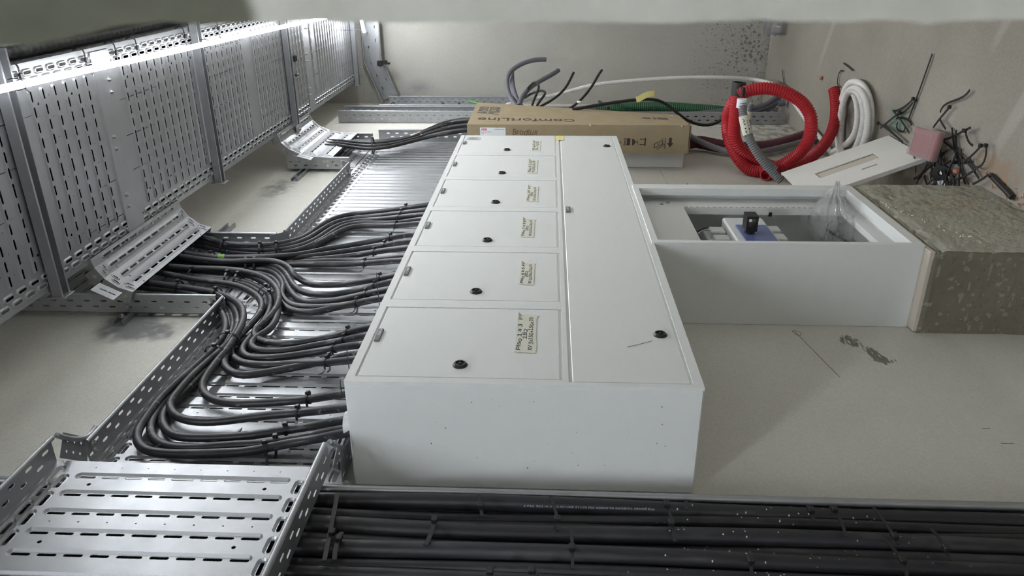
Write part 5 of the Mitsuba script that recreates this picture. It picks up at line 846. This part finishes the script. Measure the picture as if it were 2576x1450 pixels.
single('black_sleeve', tube(np.array(D['red_cap']), .034, 16, hollow=.85), 'mat_black_matt', 'black sleeve on the upright end of the red conduit', 'sleeve', smooth=40)
for k, P in enumerate(D['grey_flex']):
    kk = single('grey_flexible_conduit', corrugated(np.array(P), (.0215, .0135)[k], .011, .15, 14), 'mat_grey_flex', ('thick grey corrugated conduit with a white label inside the red loop', 'thin grey corrugated conduit behind the labelled one inside the red loop')[k], 'conduit', smooth=40)
    LB = smooth_path(np.array(P), .01); zz_ = LB[:, 0]; LB = LB[(zz_ < (.355, .35)[k]) & (zz_ > (.262, .30)[k])]; obj('label_tape', tube(LB, (.0232, .0155)[k], 14, .02, smooth=False), 'mat_paper', kk, smooth=50, label='white label tape')
    if k == 0:
        wm = writing('YA 10', .022, (0, 0, 0), (1, 0, 0), (0, 1, 0), .001, bold=True); v = wm.vertices; wl = v[:, 0].max(); q0, q1 = LB[1], LB[-2]; tt = v[:, 0] / wl
        wm.vertices = q0[None] * (1 - tt[:, None]) + q1[None] * tt[:, None] + np.c_[np.zeros(len(v)), -.0225 - v[:, 2], v[:, 1] - .011]; wm.fix_normals(); obj('handwriting', wm, 'mat_pen', kk)
        obj('white_wrap', tube([np.array(P[0]) + [.012, 0, 0], np.array(P[0]) + [-.03, 0, 0]], .0235, 14), 'mat_label_white', kk, smooth=50, label='white tape wrap')
single('black_stub', tube(np.array(D['black_stub']), .0105, 10), 'mat_black', 'black cable end sticking out of the grey labelled conduit', 'cable', smooth=60)
single('green_conduit', corrugated(np.array(D['green']), .036, .014, .10, 18), 'mat_green', 'dark green corrugated conduit behind the cardboard box', 'conduit', smooth=40)
for k, P in enumerate(D['grey_bundle']):
    P = np.array(P); P[:, 2] = np.maximum(P[:, 2], .02); single('grey_bundle_conduit', tube(P, .0165, 12, .03), 'mat_grey_conduit', f'grey conduit lying in the corner tray behind the red loop, {ordinal[k]} from the back wall', 'conduit', smooth=60)
single('conduit_end', tube(np.array(D['grey_end']), .020, 14, hollow=.8), 'mat_grey_conduit', 'open grey conduit end at the foot of the far corner', 'conduit', smooth=50)
single('purple_conduit', corrugated(np.array(D['purple']), .038, .013, .14, 18), 'mat_purple', 'dusty dark purple corrugated conduit on the wall near the floor', 'conduit', smooth=40)
single('grey_pipe', tube(np.array(D['grey_pipe']), .016, 12), 'mat_grey_flex', 'smooth grey pipe running in front of the purple conduit', 'pipe', smooth=60)

# ---------------------------------------------------------------- things on the floor
P1, P2 = np.array(D['panel'][0]), np.array(D['panel'][1]); P0 = np.array([.0946, 2.2945, .4930])
ey_ = (P2 - P1) / np.linalg.norm(P2 - P1); ex_ = P0 - P1; Lx = np.linalg.norm(ex_); ex_ /= Lx; nz_ = np.cross(ey_, ex_); nz_ = nz_ if nz_[0] > 0 else -nz_
Wy = np.linalg.norm(P2 - P1)
pm = basis(P1, ex_, ey_, np.cross(ex_, ey_))
wp = extrude(rect(0, Lx, 0, Wy), .004, [rect(.13, .40, .155, .235), rect(.165, .235, .292, .306)])
sgn = 1 if np.cross(ex_, ey_)[0] > 0 else -1
k = thing('cover_panel', 'white metal cover panel with a long window, leaning from the floor to the wall', 'panel')
obj('sheet', xf(wp, pm), 'mat_white_panel', k)
fo = cat([bx(0, Lx, -.001, .001, -.014, .004), bx(0, Lx, Wy - .001, Wy + .001, -.014, .004), bx(-.001, .001, 0, Wy, -.014, .004)])
obj('folded_edge', xf(fo, pm if sgn > 0 else basis(P1 , ex_, ey_, -np.cross(ex_, ey_))), 'mat_white_panel', k)
obj('window_pane', xf(bx(.13, .40, .155, .235, -.004, -.003), pm), 'mat_board', k)
Q1 = P0 + ex_ * .01 + ey_ * .02 - np.array([.045, 0, .12]); 
k = thing('cover_panel', 'white metal panel with a dark slot, behind the leaning one', 'panel')
qm = basis(np.array([.030, 2.16, .36]), np.array([-.04, .05, .998]) / np.linalg.norm([-.04, .05, .998]), (0, 1, 0), np.array([.998, 0, .04]))
obj('sheet', xf(extrude(rect(0, .30, -.30, .16), .004, [rect(.02, .10, -.02, .05)]), qm), 'mat_white_panel', k)
obj('slot_back', xf(bx(.01, .11, -.03, .06, -.004, -.002), qm), 'mat_gap', k)

TIES = ['long straight black cable tie lying on the bare floor, farthest from the heap',
 'black cable tie doubled beside the long straight one, its tip towards it',
 'bowed black cable tie just inside the doubled one', "straight black tie pointing from the green stain to the red packet's corner", 'straight black tie crossing the green stain diagonally',
 'black cable tie running from the edge of the green stain under the red packet',
 'black cable tie lying close along the one under the red packet',
 'black tie arched over the green stain next to the red packet',
 'small black tie bent into a loop beside the red packet',
 'curved black cable tie lying alone on the floor beside the heap',
 'straight black tie above the red packet with a knob at its middle',
 'short black tie stub branching from the knobbed tie by the red packet',
 'straight black tie reaching out to the right of the red packet',
 'curved black tie hanging from the end of the tie right of the packet', "faint upright black tie nearest the red packet's right edge", 'long upright black tie right of the packet, running down to the plinth',
 'long diagonal black tie crossing the others right of the packet',
 'short slanting black tie at the outer edge of the heap',
 'black tie bent like a hook at the outer edge of the heap',
 'black tie lying by the corner of the concrete plinth', "black tie poking out from under the red packet's lower corner", 'short level black tie crossing the long ones right of the heap',
 'dark tie at the middle of the heap pointing to the plinth',
 'short dark tie at the left edge of the heap by the leaning panel',
 'thin upright tie between the heap and the long diagonal tie',
 'thin slanting tie joining the black roll to the long ties']
for k_, P in enumerate(D['floor_ties']):
    P = np.array(P); iso = k_ in (0, 9)
    kk = thing('used_tie', TIES[k_], 'cable tie', 'used cable ties on the floor')
    P[:, 2] += .004; obj('strap', ribbon(P, (0, 0, 1), .0085, .0022), 'mat_black', kk)
    if k_ in (0, 1, 4, 5, 10, 12, 13, 17, 18, 21):
        h = P[1 if k_ in (0, 12) else 0]; obj('head', bx(h[0] - .007, h[0] + .007, h[1] - .007, h[1] + .007, max(h[2] - .004, .001), h[2] + .008, .002), 'mat_black', kk)
r2 = np.random.default_rng(11); pc = np.array(D['pile'])
for j in range(34):
    c = pc[j % len(pc)] + r2.normal(0, 1, 3) * [.028, .05, .012]; c[2] = max(.008, c[2]); a = r2.uniform(0, 6.28); L = r2.uniform(.03, .10); d = np.array([math.cos(a), math.sin(a), r2.uniform(-.3, .3)]); e = np.array([-d[1], d[0], 0]) * r2.uniform(-.3, .3)
    P = np.array([c - d * L, c + e * L, c + d * L]); P[:, 2] = np.maximum(P[:, 2], .005)
    kk = thing('used_tie', 'used black cable tie in the dark heap between the leaning panel and the plinth', 'cable tie', 'used cable ties in the heap')
    obj('strap', ribbon(P, (0.2, 0.1, 1), .009, .0025), 'mat_black', kk)
for j, P in enumerate(D['lone_ties']):
    P = np.array(P); single('stray_tie', ribbon(P, (0, 0, 1), .007, .002), 'mat_black', ('thin black tie end lying straight on the floor by the back corner', 'black tie bent like a hook on the floor beside the red conduit end', 'short straight black tie piece beside the hooked one', 'tiny black tie piece by the white conduit')[j], 'cable tie')
rb = thing('red_packet', 'flat square red packet in clear wrapping lying on the end of the leaning panel', 'packet')
c0 = np.array([.355, 1.82, .066]); u = np.array([.02, -.22, 0]); v = np.array([-.125, .02, 0])
rb_m = basis(c0 - (u + v) / 2, u, v, (0, 0, 1.0)); 
def scaled(m, M): return xf(m, M)
obj('card', scaled(bx(.03, .97, .03, .97, -.004, .016, .01), rb_m), 'mat_pink', rb); obj('wrapping', scaled(bx(0, 1, 0, 1, -.006, .024, .02), rb_m), 'mat_film', rb, label='clear plastic wrapping')
obj('rim', scaled(cat([bx(.14, .86, .14, .16, .024, .027), bx(.14, .86, .84, .86, .024, .027), bx(.14, .16, .14, .86, .024, .027), bx(.84, .86, .14, .86, .024, .027), bx(.49, .50, .14, .86, .024, .026)]), rb_m), 'mat_film', rb)
bt = thing('bottle', 'clear plastic bottle base lying on the floor in the far corner', 'bottle')
prof = np.array([(.0, .0), (.02, .006), (.034, .0), (.041, .010), (.042, .035), (.040, .055), (.042, .075), (.042, .16), (.028, .20), (.013, .225), (.013, .245), (0, .246)])
prof = prof * 1.75; bm = trimesh.creation.revolve(prof, sections=30); bm = xf(bm, basis((.545, 4.255, .0745), (0, 0, 1), (0, -1, 0), (1, 0, 0))); obj('body', bm, 'mat_clear', bt, smooth=40)
for a in range(5):
    t = a / 5 * 6.28 + .3; obj('foot', xf(trimesh.creation.icosphere(2, .013), basis((.548, 4.255 - .042 * math.sin(t), .0745 + .042 * math.cos(t)), (1, 0, 0), (0, 1, 0), (0, 0, 1))), 'mat_clear', bt, smooth=True)
single('earplug', crumple((.385, 3.36, .010), (.012, .010, .009), 2, 2, .25), 'mat_brick', 'small rust-red chip on the floor near the red conduit end', 'chip')
single('cable_offcut', tube([(.335, 1.415, .012), (.300, 1.26, .012)], .0105, 10), 'mat_black', 'short black cable offcut beside the foot of the plinth', 'cable offcut', smooth=60)
cu = []
for _ in range(60):
    t = rng.uniform(0, 1); c = np.array([.335 - .045 * t + rng.normal(0, .012), 1.47 - .27 * t + rng.normal(0, .012), .004]); d = rng.normal(0, 1, 3) * [1, 1, .2]; d /= np.linalg.norm(d); cu.append(tube([c - d * .006, c + d * .006], .0012, 5, smooth=False))
single('copper_shavings', cat(cu), 'mat_copper', 'loose copper wire strands around the black cable offcut', 'copper wire', kind='stuff')
single('red_block', bx(.283, .296, 1.62, 1.65, .001, .030, .003), 'mat_brick', 'small red-brown block in the heap of cable ties', 'block')
single('tape_roll', xf(trimesh.creation.annulus(.012, .030, .020, sections=24), basis((.268, 1.70, .045), (0, .6, .8), (1, 0, 0), (0, .8, -.6))), 'mat_black', 'small black roll in the heap of cable ties', 'tape roll', smooth=40)
single('paper_scrap', crumple((.232, 1.74, .012), (.035, .05, .012), 4, 3, .5), 'mat_label_white', 'white crumpled scrap under the heap of cable ties', 'scrap')
